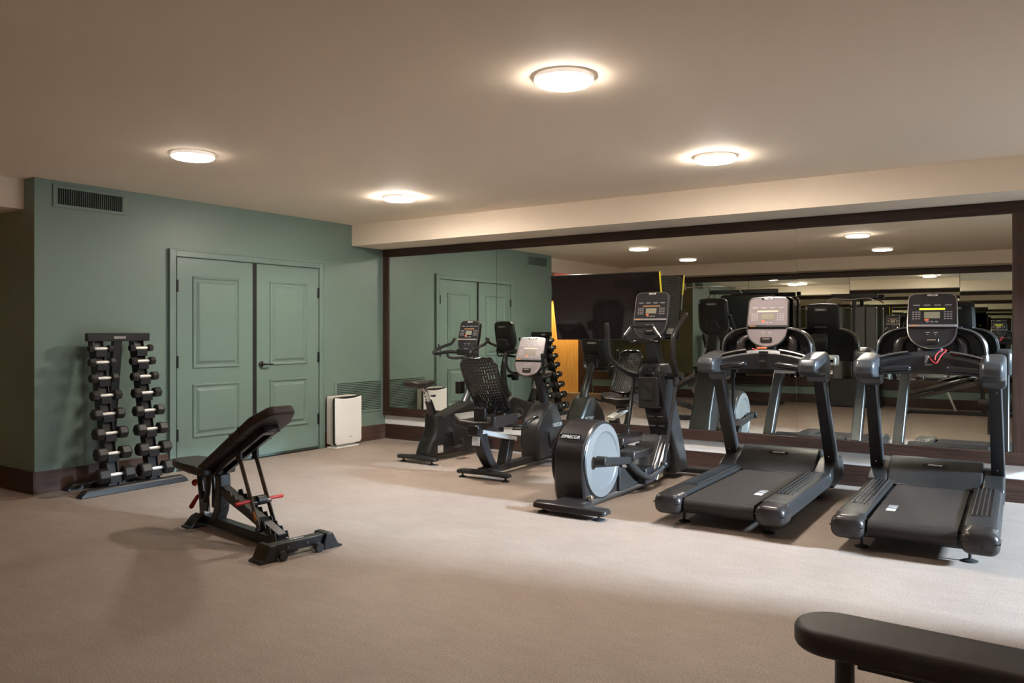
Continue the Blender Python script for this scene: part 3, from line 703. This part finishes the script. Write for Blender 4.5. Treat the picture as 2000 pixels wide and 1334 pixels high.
def make_recumbent(loc, rz):
    t = thing('recumbent_bike', 'black recumbent exercise bike with perforated mesh backrest, beside the elliptical', 'exercise bike', loc, rz)
    stabiliser(t, 0, .60); leveller(t, -.245, 0, .045, .038); leveller(t, .245, 0, .045, .038)
    B().side([(-.05, .07), (-.03, .105), (.10, .11), (1.45, .10), (1.45, .045), (.0, .045)], -.055, .055).build('base_beam', 'blk', t, 0.01)
    # V shaped seat supports
    B().loft([[(x, y + d, z) for x, d in ((-.055, -.06), (.055, -.06), (.055, .055), (-.055, .055))] for y, z in ((-.065, .44), (-.045, .36), (.0, .25), (.09, .14), (.16, .07))]).build('rear_leg', 'blk', t, 0.012, 3, ang=60)
    B().loft([[(x, y + d, z) for x, d in ((-.055, -.055), (.055, -.055), (.055, .05), (-.055, .05))] for y, z in ((.43, .33), (.34, .07))]).build('front_leg', 'char', t, 0.012, 3)
    B().prism(rrect(.085, .085, .002, 1), 0, .002, T(0, -.128, .375, -8)).build('warning_label', 'sticker', t)
    # seat rail
    rl = B().bar((0, -.14, .470), (0, .52, .325), .100, .042).build('seat_rail', 'alu', t, 0.004)
    B().bar((0, -.13, .4895), (0, .51, .3445), .04, .006).build('rail_slot', 'blk', rl)
    B().prism(rrect(.13, .10, .03, 4, 0, .475), -.185, -.10).build('rail_end_cap', 'blkg', t, 0.01)
    B().bar((0, -.05, .505), (0, .26, .445), .13, .05).build('seat_carriage', 'blk', t, 0.01)
    # seat cushion: tray with raised sides
    B().loft([[(x, y, z + (.045 if abs(x) > .2 else 0)) for x, z in ((-.235, .60), (-.17, .585), (0, .575), (.17, .585), (.235, .60), (.225, .490), (0, .480), (-.225, .490))] for y in (-.12, -.08, .25, .30)], M=T(-.03, 0, -.025)).build('seat_cushion', 'vinyl', t, 0.016, 3, ang=50)
    # backrest: curved perforated shell
    bo = B(); n = 9
    bot, top = Vector((0, .13, .64)), Vector((0, -.155, 1.13))
    ax = (top - bot).normalized(); L = (top - bot).length; nrm = Vector((0, ax.z, -ax.y))
    def BP(u, v, off=0):  # u -1..1 across, v 0..1 up
        hw = .205 * (1 - .10 * (1 - v)) * (1 - .55 * max(0, v - .86) / .14 * .45)
        p = bot + ax * (L * v) + Vector((u * hw, 0, 0)) + nrm * (.045 * u * u + off + .03 * math.sin(PI * v) * -1)
        return tuple(p)
    fr = []
    for k in range(12): fr.append(BP(-1 + 0 * k, .05 + .82 * k / 11))
    fr += [BP(-.93, .95), BP(-.72, 1.0)] + [BP(-.6 + 1.2 * k / 5, 1.015) for k in range(6)] + [BP(.72, 1.0), BP(.93, .95)]
    for k in range(12): fr.append(BP(1, .87 - .82 * k / 11))
    fr += [BP(.93, -.02), BP(.72, -.05)] + [BP(.6 - 1.2 * k / 5, -.055) for k in range(6)] + [BP(-.72, -.05), BP(-.93, -.02), BP(-1, .05)]
    bk = B().tube(fr, .014, 8, smooth=False).build('backrest_frame', 'blkg', t, ang=60)
    ms = B(); rng = random.Random(3)
    NU, NV = 15, 19
    for j in range(NV + 1):
        v = -.03 + 1.03 * j / NV
        for i in range(NU):
            u0, u1 = -1 + 2 * i / NU, -1 + 2 * (i + 1) / NU
            if rng.random() < .86 or i in (0, NU - 1): ms.bar(BP(u0, v), BP(u1, v), .003, .0205 if j % 3 else .026, up=tuple(ax))
    for i in range(NU + 1):
        u = -1 + 2 * i / NU
        for j in range(NV):
            ms.bar(BP(u, -.03 + 1.03 * j / NV), BP(u, -.03 + 1.03 * (j + 1) / NV), .0180, .003, up=tuple(nrm))
    ms.build('backrest_mesh', 'mesh', bk)
    B().tube([BP(-.55, .30, -.03), BP(-.5, .1, -.05), (-.08, .02, .56)], .014, 8).tube([BP(.55, .30, -.03), BP(.5, .1, -.05), (.08, .02, .56)], .014, 8).build('backrest_bracket', 'blkg', t)
    B().prism(rrect(.13, .16, .012, 3, 0, .60), -.075, -.035).build('lumbar_plate', 'blk', t, 0.008)
    B().prism(rrect(.06, .12, .01, 3, -.26, .86), -.06, .02).build('holder_clip', 'blk', t, 0.006)
    # side handles
    for s in (-1, 1):
        B().tube([(s * .11, .16, .50), (s * .25, .19, .50), (s * .285, .26, .505), (s * .285, .42, .545), (s * .285, .52, .555)], [.014, .015, .017, .017, .016], 12, round_end=True).build('side_handle', 'blkg', t)
    B().tube([(s * .285, .33 + .0, .44) for s in ()] or [(.10, .35, .44), (.20, .37, .445), (.24, .45, .45), (.20, .53, .45), (.10, .53, .45), (.06, .45, .445), (.10, .37, .44)], .007, 8).build('adjust_loop', 'blkg', t)
    # drive housing
    prof = [(.85, .07), (.825, .22), (.84, .40), (.90, .49), (1.06, .615), (1.15, .655), (1.24, .62), (1.39, .42), (1.42, .12), (1.38, .05), (.88, .05)]
    def rg(x, q): return [(x, 1.07 + (a - 1.07) * q, .34 + (z - .34) * q) for a, z in prof]
    hs = B().loft([rg(-.115, .90), rg(-.09, 1.0), rg(.09, 1.0), rg(.115, .90)]).build('drive_housing', 'char', t, 0.012, 3, ang=50)
    for s in (-1, 1):
        B().lathe([(.045, 0), (.045, .012 * s), (.020, .016 * s), (.020, .03 * s), (.001, .031 * s)], (s * .108, .99, .345), 'x', 24).build('crank_hub', 'grey', hs)
        pyz = (1.02, .20) if s > 0 else (.96, .49)
        B().bar((s * .145, .99, .345), (s * .150, pyz[0], pyz[1]), .018, .028, up=(1, 0, 0)).build('crank', 'blk', t, 0.004)
        pedal(t, s * .21, pyz[0], pyz[1], s)
    B().text('PRECOR', 0.055, T(.1175, 1.22, .40) @ Matrix.Rotation(R(90), 4, 'Z') @ TEXTM).build('housing_logo', 'logod', hs)
    # mast, handlebar, console
    B().tube([(0, 1.17, .60), (0, 1.13, .70), (0, 1.00, .93), (0, .93, 1.02)], [.058, .048, .042, .045], 18).build('mast', 'blk', t)
    B().tube([(-.215, .73, 1.16), (-.222, .74, 1.06), (-.20, .79, .975), (-.12, .87, .95), (0, .90, .945), (.12, .87, .95), (.20, .79, .975), (.222, .74, 1.06), (.215, .73, 1.16)], .0165, 12, round_end=True).build('handlebar', 'blk', t)
    console(t, T(0, .865, 1.125, -22), .320, .430, glare_paint=True, led='lcdw')
    B().box(-.06, .06, .90, .97, .97, 1.12).build('console_bracket', 'blk', t, 0.012)
    stabiliser(t, 1.40, .50, 'front_stabiliser'); leveller(t, -.21, 1.40, .04, .038); leveller(t, .21, 1.40, .04, .038)
    return t
make_recumbent((2.780, -1.62, 0), 2.0)

# ------------------------------------------------------------------ upright bike
def make_upright(loc, rz):
    t = thing('upright_bike', 'black upright exercise bike with saddle on silver post, nearest the corner', 'exercise bike', loc, rz)
    stabiliser(t, 0, .55); leveller(t, -.20, 0, .045, .036); leveller(t, .20, 0, .045, .036)
    # frame body: curved seat column flowing into the drive housing
    prof = [(.055, .09), (.10, .18), (.165, .26), (.205, .38), (.200, .50), (.290, .50), (.305, .47), (.78, .60), (.86, .60), (.98, .52), (1.08, .30), (1.07, .10), (1.02, .06), (.20, .045), (.06, .06)]
    def rg(x, q): return [(x, .56 + (a - .56) * (1 - (1 - q) * .5), .30 + (z - .30) * (1 - (1 - q) * .6)) for a, z in prof]
    hs = B().loft([rg(-.095, .9), rg(-.070, 1.0), rg(.070, 1.0), rg(.095, .9)]).build('drive_housing', 'char', t, 0.012, 3, ang=50)
    B().tube([(0, .13, .75), (0, .245, .50)], [.026, .026], 16, smooth=False).build('seat_post', 'alu', t)
    ps = B()
    for k in range(6): ps.cyl((0, .110 + k * .016, .735 - k * .035), (0, .100 + k * .016, .730 - k * .035), .006, n=8)
    ps.build('post_holes', 'dark', t)
    B().tube([(0, .175, .645), (0, .245, .49)], [.040, .046], 18, smooth=False).build('post_collar', 'blkg', t)
    B().tube([(0.03, .185, .70), (.085, .185, .705)], [.010, .013], 10, smooth=False).build('height_lever', 'blk', t)
    # saddle
    sd = []
    for y, w, z, h in ((-.165, .055, .865, .02), (-.15, .105, .868, .045), (-.10, .128, .868, .062), (-.02, .115, .862, .065), (.06, .072, .856, .060), (.15, .040, .856, .052), (.215, .030, .858, .042), (.235, .015, .855, .02)):
        sd.append([(w * math.cos(2 * PI * k / 14), y + .02, z - h * .35 + h * (.55 if math.sin(2 * PI * k / 14) > 0 else .85) * math.sin(2 * PI * k / 14)) for k in range(14)])
    B().loft(sd).build('saddle', 'vinyl', t, ang=70)
    B().tube([(0, .02, .84), (0, .12, .76)], [.03, .028], 14, smooth=False).build('saddle_clamp', 'chrome', t)
    for s in (-1, 1):
        B().lathe([(.045, 0), (.045, .012 * s), (.020, .016 * s), (.020, .03 * s), (.001, .031 * s)], (s * .090, .42, .300), 'x', 24).build('crank_hub', 'grey', hs)
        pyz = (.46, .135) if s > 0 else (.38, .465)
        B().bar((s * .122, .42, .300), (s * .128, pyz[0], pyz[1]), .018, .028, up=(1, 0, 0)).build('crank', 'blk', t, 0.004)
        pedal(t, s * .19, pyz[0], pyz[1], s)
    B().text('PRECOR', 0.055, T(.0965, .78, .36) @ Matrix.Rotation(R(90), 4, 'Z') @ TEXTM).build('housing_logo', 'logod', hs)
    B().box(.094, .0955, .22, .31, .085, .165).build('spec_label', 'sticker', hs)
    # mast
    B().tube([(0, .80, .58), (0, .885, .75), (0, .90, .95), (0, .84, 1.13), (0, .86, 1.20)], [.050, .040, .036, .036, .04], 16).build('mast', 'grey', t)
    B().lathe([(.001, 0), (.035, 0), (.045, .01), (.048, .10), (.044, .10), (.040, .02), (.001, .015)], (.14, .86, .80), 'z', 20).box(.04, .12, .84, .88, .83, .87).build('bottle_holder', 'blkg', t, 0.004)
    # handlebars
    for s in (-1, 1):
        B().tube([(s * .03, .90, 1.150), (s * .12, .86, 1.155), (s * .20, .75, 1.160), (s * .248, .63, 1.145), (s * .264, .575, 1.150), (s * .264, .61, 1.185), (s * .256, .74, 1.225), (s * .250, .86, 1.255), (s * .248, .92, 1.305)],
                 [.018, .018, .019, .021, .022, .020, .018, .018, .017], 12, round_end=True).build('handlebar', 'blk', t)
        B().tube([(s * .04, .88, 1.10), (s * .12, .80, 1.085), (s * .185, .74, 1.10), (s * .200, .73, 1.155)], .014, 10).build('lower_grip', 'blk', t)
        B().tube([(s * .262, .66, 1.205), (s * .262, .65, 1.250)], .009, 8, smooth=False).build('thumb_button', 'blk', t)
    console(t, T(.01, .875, 1.330, -14), .275, .375, led='ledo')
    B().box(-.13, .13, .80, .88, 1.12, 1.20).build('console_bracket', 'blk', t, 0.02)
    stabiliser(t, 1.02, .42, 'front_stabiliser'); leveller(t, -.17, 1.02, .04, .034); leveller(t, .17, 1.02, .04, .034)
    return t
make_upright((1.660, -1.275, 0), -1.0)

# ------------------------------------------------------------------ dumbbell rack with sixteen dumbbells
RX, RY = 0.0, -3.705
rk = thing('dumbbell_rack', 'tall black A-frame dumbbell rack with two columns against the green wall', 'dumbbell rack', (RX, RY, 0))
def foot(x, name, l0, l1, y0=0.0):
    pr = [(-.048, 0.0), (-.040, .05), (-.022, .066), (.022, .066), (.040, .05), (.048, 0.0)]
    rings = []
    for yy, k in ((l0, .35), (l0 + .05, 1), (l1 - .05, 1), (l1, .35)): rings.append([(x + a, yy, z * (k if z > .04 else 1)) for a, z in pr])
    return B().loft(rings).build(name, 'steelb', rk, 0.006, 2)
foot(.505, 'front_foot', -.52, .47)
foot(.085, 'rear_foot', -.42, .38)
B().box(.10, .49, -.20, -.15, .015, .05).build('cross_member', 'steelb', rk, 0.004)
B().box(.10, .49, .14, .19, .015, .05).build('cross_member', 'steelb', rk, 0.004)
ZS = [1.245, 1.125, .985, .835, .675, .508, .335, .155]
def XS(z): return .20 + (1.30 - z) * .215
B().prism(rrect(.58, .075, .006, 2, 0, 0), -.028, .028, T(.185, 0, 1.345, 0, 0, 90)).build('top_rail', 'steelb', rk, 0.004)
B().box(.2135, .216, -.055, .055, 1.330, 1.352).build('maker_plate', 'logod', rk)
B().bar((.17, -.005, 1.32), (.085, -.04, .05), .05, .08).build('rear_strut', 'steelb', rk, 0.004)
for cyy in (-.19, .19):
    c = B()
    c.bar((XS(1.32) - .045, cyy - .045, 1.32), (XS(.03) - .045, cyy - .045, .03), .006, .085, up=(1, 0, 0))
    c.bar((XS(1.32) - .045, cyy + .045, 1.32), (XS(.03) - .045, cyy + .045, .03), .006, .085, up=(1, 0, 0))
    c.bar((XS(1.32) - .030, cyy, 1.32), (XS(.03) - .030, cyy, .03), .092, .005, up=(1, 0, 0))
    cc = c.build('column', 'steelb', rk)
    for z in ZS:
        x = XS(z)
        # saddle notch that carries one handle
        B().side([(0, 0)] * 0 or [(cyy - .050, z - .075), (cyy + .050, z - .075), (cyy + .050, z - .019), (cyy - .050, z - .019)], x - .05, x + .046).build('cradle', 'steelb', cc, 0.003)
def dumbbell(sc):
    r = .035 + .031 * sc; w = .050 + .056 * sc; hl = .060
    o = thing('dumbbell', '', 'dumbbell', (0, 0, 0))
    h = B().tube([(0, -hl - .004, 0), (0, -hl * .5, 0), (0, 0, 0), (0, hl * .5, 0), (0, hl + .004, 0)], [.0130, .0145, .0160, .0145, .0130], 16).build('handle', 'handle', o)
    for s in (-1, 1):
        rr_ = []
        for d, k in ((0, .72), (.010, 1), (w - .014, 1), (w, .80)):
            rr_.append([(k * r * math.cos(R(60 * q)), s * (hl + d), k * r * math.sin(R(60 * q))) for q in range(6)])
        B().loft(rr_).build('hex_head', 'hexr', o, 0.004, 2, ang=30)
    return o
ordn = ['topmost', 'second', 'third', 'fourth', 'fifth', 'sixth', 'seventh', 'bottom']
for ci, cyy in enumerate((-.19, .19)):
    for i, z in enumerate(ZS):
        q = (i + ci * .25) / 7.25
        o = dumbbell(q)
        o.location = (RX + XS(z) + .022 + .006 * q, RY + cyy, z - .002)
        o.rotation_euler = (R(random.uniform(-1.5, 1.5)) * 0, R(random.uniform(-14, 14)), R(random.uniform(-1, 1)))
        pos = {0: 'topmost', 7: 'lowest and largest'}.get(i, ordn[i] + ' from the top')
        tag(o, 'black hex dumbbell with steel handle, %s on the rack\'s %s column' % (pos, 'left' if ci == 0 else 'right'), 'dumbbell', 'hex dumbbells on the rack')

# ------------------------------------------------------------------ adjustable bench
bn = thing('adjustable_bench', 'black adjustable weight bench with raised backrest and red knobs on open floor', 'weight bench', (2.12, -4.165, 0), -7.5)
# local x runs from the seat end to the high end, y across
def BX(b): return b
PA = R(28.3); ca, sa = math.cos(PA), math.sin(PA)
MP = Matrix.Translation((.135, 0, .378)) @ Matrix.Rotation(-PA, 4, 'Y')
def padout(L, w0, w1, r=.05):
    return [(0.0, -w0 / 2 + .02), (.02, -w0 / 2), (L - .17, -w1 / 2), (L - .02, -w1 / 2 + .055), (L, -w1 / 2 + .085), (L, w1 / 2 - .085), (L - .02, w1 / 2 - .055), (L - .17, w1 / 2), (.02, w0 / 2), (0.0, w0 / 2 - .02)]
pad = B().top(padout(1.045, .235, .30), .0, .062, MP).build('backrest_pad', 'vinylb', bn, 0.016, 3)
B().box(.60, .603, -.151, .151, -.001, .0635, MP).box(.72, .723, -.151, .151, -.001, .0635, MP).build('pad_seams', 'rub', pad)
B().box(.05, .86, -.060, -.030, -.045, .0, MP).box(.05, .86, .030, .060, -.045, .0, MP).box(.80, .86, -.06, .06, -.045, 0, MP).build('pad_frame', 'steelb', bn, 0.004)
so = [(-.325, -.07), (-.30, -.11), (-.16, -.145), (.12, -.145), (.20, -.12), (.20, .12), (.12, .145), (-.16, .145), (-.30, .11), (-.325, .07)]
seat = B().top(so, .395, .450, T(.03, 0, .0, 0, 2)).build('seat_pad', 'vinyl', bn, 0.014, 3)
B().tube([(a + .03, b, .452) for a, b in [(-.315, -.075), (-.295, -.105), (-.16, -.138), (.12, -.138)]], .0035, 6, smooth=False).build('seat_piping', 'gunm', seat)
B().box(-.16, .16, -.045, .045, .355, .392).build('seat_bracket', 'steelb', bn, 0.006)
# front post, slotted seat arm
B().bar((.03, 0, .05), (.0, 0, .37), .055, .055, up=(1, 0, 0)).build('front_post', 'gunm', bn, 0.004)
B().box(.045, .155, -.050, -.040, .12, .26).box(.045, .155, .040, .050, .12, .26).build('side_plate', 'char', bn, 0.004)
for yy in (-.052, .052):
    B().tube([(.045, yy, .385), (.06, yy, .30), (.085, yy, .215), (.13, yy, .205), (.165, yy, .25), (.18, yy, .33), (.175, yy, .40)], .018, 10).build('curved_guide', 'steelb', bn)
B().tube([(-.035, 0, .285), (-.075, 0, .285)], .010, 10, smooth=False).build('pin_shaft', 'gunm', bn)
B().tube([(-.075, -.0, .285), (-.105, 0, .285), (-.118, 0, .285)], [.012, .014, .026], 14, smooth=False, round_end=True).build('seat_pull_knob', 'red', bn)
B().tube([(-.02, -.03, .205), (-.055, -.06, .13)], [.013, .018], 12, smooth=False, round_end=True).build('release_lever', 'red', bn)
B().box(-.0285, -.027, -.020, .020, .19, .29).build('front_sticker', 'oran', bn)
# main curved upright, base beam, brace
B().loft([[(x + a, b, z) for a, b in ((-.040, -.04), (.040, -.04), (.040, .04), (-.040, .04))] for x, z in ((.215, .06), (.260, .14), (.280, .23), (.283, .32), (.278, .40))]).build('main_upright', 'steelb', bn, 0.008, 2, ang=60)
B().bar((.0, 0, .055), (1.16, 0, .040), .075, .062).build('base_beam', 'steelb', bn, 0.006)
B().bar((.30, 0, .295), (1.03, 0, .075), .070, .060).build('diagonal_brace', 'steelb', bn, 0.006)
br = bn.children[-1]
st = B()
for yy in (-.045, .045):
    pr = []
    for k in range(10):
        xa = .42 + k * .062; za = .300 - k * .0215
        pr += [(xa, za), (xa + .045, za + .010)]
    pr += [(1.04, .07), (.40, .24)]
    st.prism(pr, yy - .004, yy + .004)
st.build('ladder_plate', 'steelb', br, 0.002)
# struts to the pad
for yy in (-.060, .060):
    B().bar((.615, yy, .555), (.860, yy, .110), .010, .042, up=(1, 0, 0)).build('strut', 'gunm', bn, 0.004)
    B().box(.58, .64, yy - .01, yy + .01, .53, .60).build('strut_lug', 'steelb', bn, 0.004)
    B().cyl((.860, yy - .02, .110), (.860, yy + .02, .110), .016, n=16).build('strut_bolt', 'steelb', bn)
B().bar((.765, -.072, .285), (.765, .072, .285), .070, .022, up=(.5, 0, 1)).build('strut_yoke', 'gunm', bn, 0.004)
B().tube([(.765, -.070, .285), (.765, -.165, .280)], [.010, .014], 12, smooth=False, round_end=True).build('yoke_handle', 'red', bn)
B().tube([(.765, .070, .285), (.765, .165, .285)], [.010, .014], 12, smooth=False, round_end=True).build('yoke_handle', 'red', bn)
B().bar((.800, -.0665, .219), (.830, -.0665, .165), .0015, .030, up=(1, 0, 0)).build('strut_sticker', 'oran', bn)
B().cyl((.765, -.03, .285), (.765, .03, .285), .030, n=20, M=T(0.02, 0, 0)).build('yoke_roller', 'steelb', bn)
# feet
B().box(1.13, 1.205, -.22, .26, .035, .095).build('rear_crossbar', 'steelb', bn, 0.006)
for s in (-1, 1):
    k = 1.0 if s > 0 else .86
    B().side([(s * k * a, b) for a, b in ((.20, .10), (.245, .102), (.290, .02), (.320, .012), (.320, .0), (.18, .0), (.18, .05))], 1.095, 1.235).build('rear_foot', 'steelb', bn, 0.006)
    B().cyl((1.235, s * .13, .030), (1.262, s * .13, .030), .028, n=20).build('transport_wheel', 'rub', bn)
    B().cyl((1.205, s * .07, .065), (1.212, s * .07, .065), .010, n=14).build('bolt', 'gunm', bn)
    B().side([(s * .03, .085), (s * .07, .07), (s * .125, .012), (s * .145, .010), (s * .145, .0), (s * .02, .0)], -.045, .075).build('front_foot', 'steelb', bn, 0.006)
B().text('PRECOR', 0.026, T(1.165, 0.02, .0958, 0, 0, 90)).build('crossbar_logo', 'logo', bn)

# ------------------------------------------------------------------ air purifier
ap = thing('air_purifier', 'white air purifier standing on the floor in the corner below the grille', 'air purifier', (.115, -.855, 0), 4)
B().side([(a, b) for a, b in rrect(.40, .58, .03, 4, -.005, .33)], -.085, .055).build('rear_body', 'cream', ap, 0.012, 3)
B().side(rrect(.475, .575, .035, 5, 0, .325), .045, .070).build('body_band', 'blk', ap, 0.006)
fpn = []
for k in range(13):
    y = -.232 + .464 * k / 12; fpn.append((y, .606 - .022 * (1 - (y / .232) ** 2)))
fpo = [(-.232, .07), (-.205, .042), (.205, .042), (.232, .07)] + fpn[::-1]
B().side(fpo, .070, .088).build('front_panel', 'wht', ap, 0.010, 3)
lgm = B()
for k in range(5): lgm.box(.0880, .0888, .012 + k * .010, .019 + k * .010, .120, .129)
lgm.build('logo', 'logod', ap)
B().top(rrect(.17, .42, .03, 4, 0, 0), .0, .016).box(-.05, .05, -.17, .17, .015, .045).build('base_plate', 'wht', ap, 0.004)

# ------------------------------------------------------------------ television on its tilting bracket, in front of the mirror
tv = thing('television', 'large black flat television with a yellow edge label, tilted down in front of the mirror', 'television', (3.400, -.315, 1.650), 2.0)
MTV = T(0, 0, 0, 12.5)
w2, h2 = .615, .350
B().box(-w2, w2, -.012, .010, -h2, h2, MTV).build('panel_body', 'blk', tv, 0.003)
B().box(-w2 + .008, w2 - .008, -.0135, -.0115, -h2 + .014, h2 - .008, MTV).build('screen', 'screen', tv)
bk = B().loft([[(a * 1.0, .010, b) for a, b in rrect(w2 * 1.96, h2 * 1.9, .03)], [(a, .035, b) for a, b in rrect(w2 * 1.90, h2 * 1.80, .03)], [(a, .048, b) for a, b in rrect(w2 * 1.7, h2 * 1.6, .03)]], MTV).build('back_shell', 'blk', tv, ang=30)
bk.data.materials.clear(); bk.data.materials.append(MT['tvback'])
rb = B()
for k in range(19): rb.box(-w2 * .90, w2 * .90, .040, .052, -h2 * .62 + k * .029, -h2 * .62 + k * .029 + .014, MTV)
rb.build('vent_ribs', 'tvback', bk, 0.003)
B().box(w2 - .004, w2 + .003, -.0125, .014, .13, h2 - .002, MTV).build('edge_label', 'yellow', tv)
B().box(w2 - .004, w2 + .0025, -.012, .020, -.03, .13, MTV).build('side_trim', 'lgrey', tv)
B().box(w2 * .80, w2 * .93, .050, .054, -.30, -.24, MTV).build('rating_label', 'sticker', tv)
B().box(-.20, .20, .048, .060, -.15, .15, MTV).build('bracket_plate', 'steelb', tv, 0.003)
B().box(-.05, .05, .05, .288, -.03, .03).build('bracket_arm', 'steelb', tv, 0.004)
B().box(-.12, .12, .276, .2865, -.16, .16).build('wall_plate', 'steelb', tv, 0.003)

# ------------------------------------------------------------------ flat bench in the foreground
fb = thing('flat_bench', 'black padded flat bench on a round post, nearest the camera at lower right', 'bench', (6.50, -4.945, 0), -2.0)
ol = [(1.30, -.128), (1.30, .128)] + arc(.128, 0, .128, 90, 270, 16)
B().top(ol, .372, .452).build('bench_pad', 'vinylb', fb, 0.026, 5)
B().box(.20, 1.25, -.035, .035, .330, .372).build('pad_rail', 'steelb', fb, 0.004)
B().cyl((.155, 0, .03), (.155, 0, .375), .030, n=28).build('post', 'steelb', fb)
B().cyl((1.10, 0, .03), (1.10, 0, .375), .030, n=28).build('post', 'steelb', fb)
for xx in (.155, 1.10):
    B().side([(-.20, .0), (-.20, .022), (-.06, .16), (.06, .16), (.20, .022), (.20, .0)], xx - .035, xx + .035).build('splayed_foot', 'steelb', fb, 0.006)

# ------------------------------------------------------------------ machines on the opposite side, seen in the mirror
g1 = thing('lat_pulldown', 'tall black lat pulldown machine with bent chrome bar, reflected left of the left treadmill console', 'weight machine', (2.45, -7.55, 0))
B().prism(rrect(1.05, 1.50, .10, 6, .25, 1.33), -.10, .12).build('stack_shroud', 'blkg', g1, 0.02)
B().box(-.46, -.41, -.03, .02, 0.04, 2.14).build('guide_post', 'chrome', g1, 0.006)
B().box(.72, .78, -.03, .02, 0.04, .60).box(-.25, -.19, -.03, .02, .04, .60).build('leg', 'steelb', g1)
B().box(-.50, .80, -.05, .04, 2.10, 2.18).build('top_beam', 'steelb', g1, 0.008)
B().tube([(-1.12, .30, 2.10), (-1.02, .30, 2.20), (-.82, .30, 2.235), (-.45, .30, 2.245), (-.08, .30, 2.235), (.12, .30, 2.20), (.22, .30, 2.10)], .014, 10).build('pulldown_bar', 'chrome', g1)
B().cyl((-.45, .30, 2.245), (-.45, .05, 2.14), .006, n=8).build('cable', 'steelb', g1)
B().box(-.50, .85, -.30, .30, 0.0, .04).build('base_frame', 'steelb', g1, 0.008)
B().box(-.60, -.28, .15, .50, .42, .49).build('seat', 'vinyl', g1, 0.02)
B().box(-.46, -.41, .22, .40, .02, .43).build('seat_post', 'steelb', g1)
B().tube([(-.38, .45, 1.25), (-.30, .50, 1.45), (-.26, .50, 1.60)], .022, 10, round_end=True).build('press_arm', 'blk', g1)

g2 = thing('cable_tower', 'twin grey-shielded cable weight stacks, reflected between the two treadmill consoles', 'weight machine', (4.40, -7.85, 0))
for x in (-.22, .16, .34):
    B().box(x - .085, x + .085, -.10, .10, .50, 1.83 - .05 * abs(x)).build('stack_shield', 'steelp', g2, 0.02)
B().box(-.36, .50, -.14, .14, 0, .50).build('base_cover', 'blk', g2, 0.02)
B().tube([(-.40, .12, 1.90), (-.30, .12, 1.97), (0, .12, 1.95), (.30, .12, 1.97), (.42, .12, 1.90)], .014, 10).build('cable_bar', 'chrome', g2)
B().box(.02, .08, -.04, .04, .4, 2.02).box(-.34, .44, -.05, .05, 1.98, 2.06).build('tower_frame', 'steelb', g2, 0.006)

g3 = thing('incline_bench', 'low black incline bench frame with diagonal rails, reflected under the right treadmill bar', 'weight bench', (6.05, -7.30, 0), -3)
B().box(-.80, .85, -.05, .05, 0, .06).build('base_rail', 'steelb', g3, 0.006)
B().bar((-.72, 0, .22), (.35, 0, .52), .05, .06).build('incline_rail', 'gunm', g3, 0.006)
B().bar((-.70, 0, .30), (.20, 0, .58), .26, .06).build('bench_pad', 'vinyl', g3, 0.02)
B().bar((.05, 0, .06), (-.08, 0, .40), .03, .03).build('prop', 'chrome', g3)
B().bar((.45, 0, .05), (.38, 0, .95), .06, .08).build('upright', 'steelb', g3, 0.006)
B().tube([(.36, -.22, .56), (.36, .22, .56)], .05, 16, smooth=False).build('leg_roller', 'vinyl', g3)
B().box(-.70, -.64, -.25, .25, 0, .06).box(.60, .66, -.30, .30, 0, .06).build('cross_foot', 'steelb', g3, 0.006)
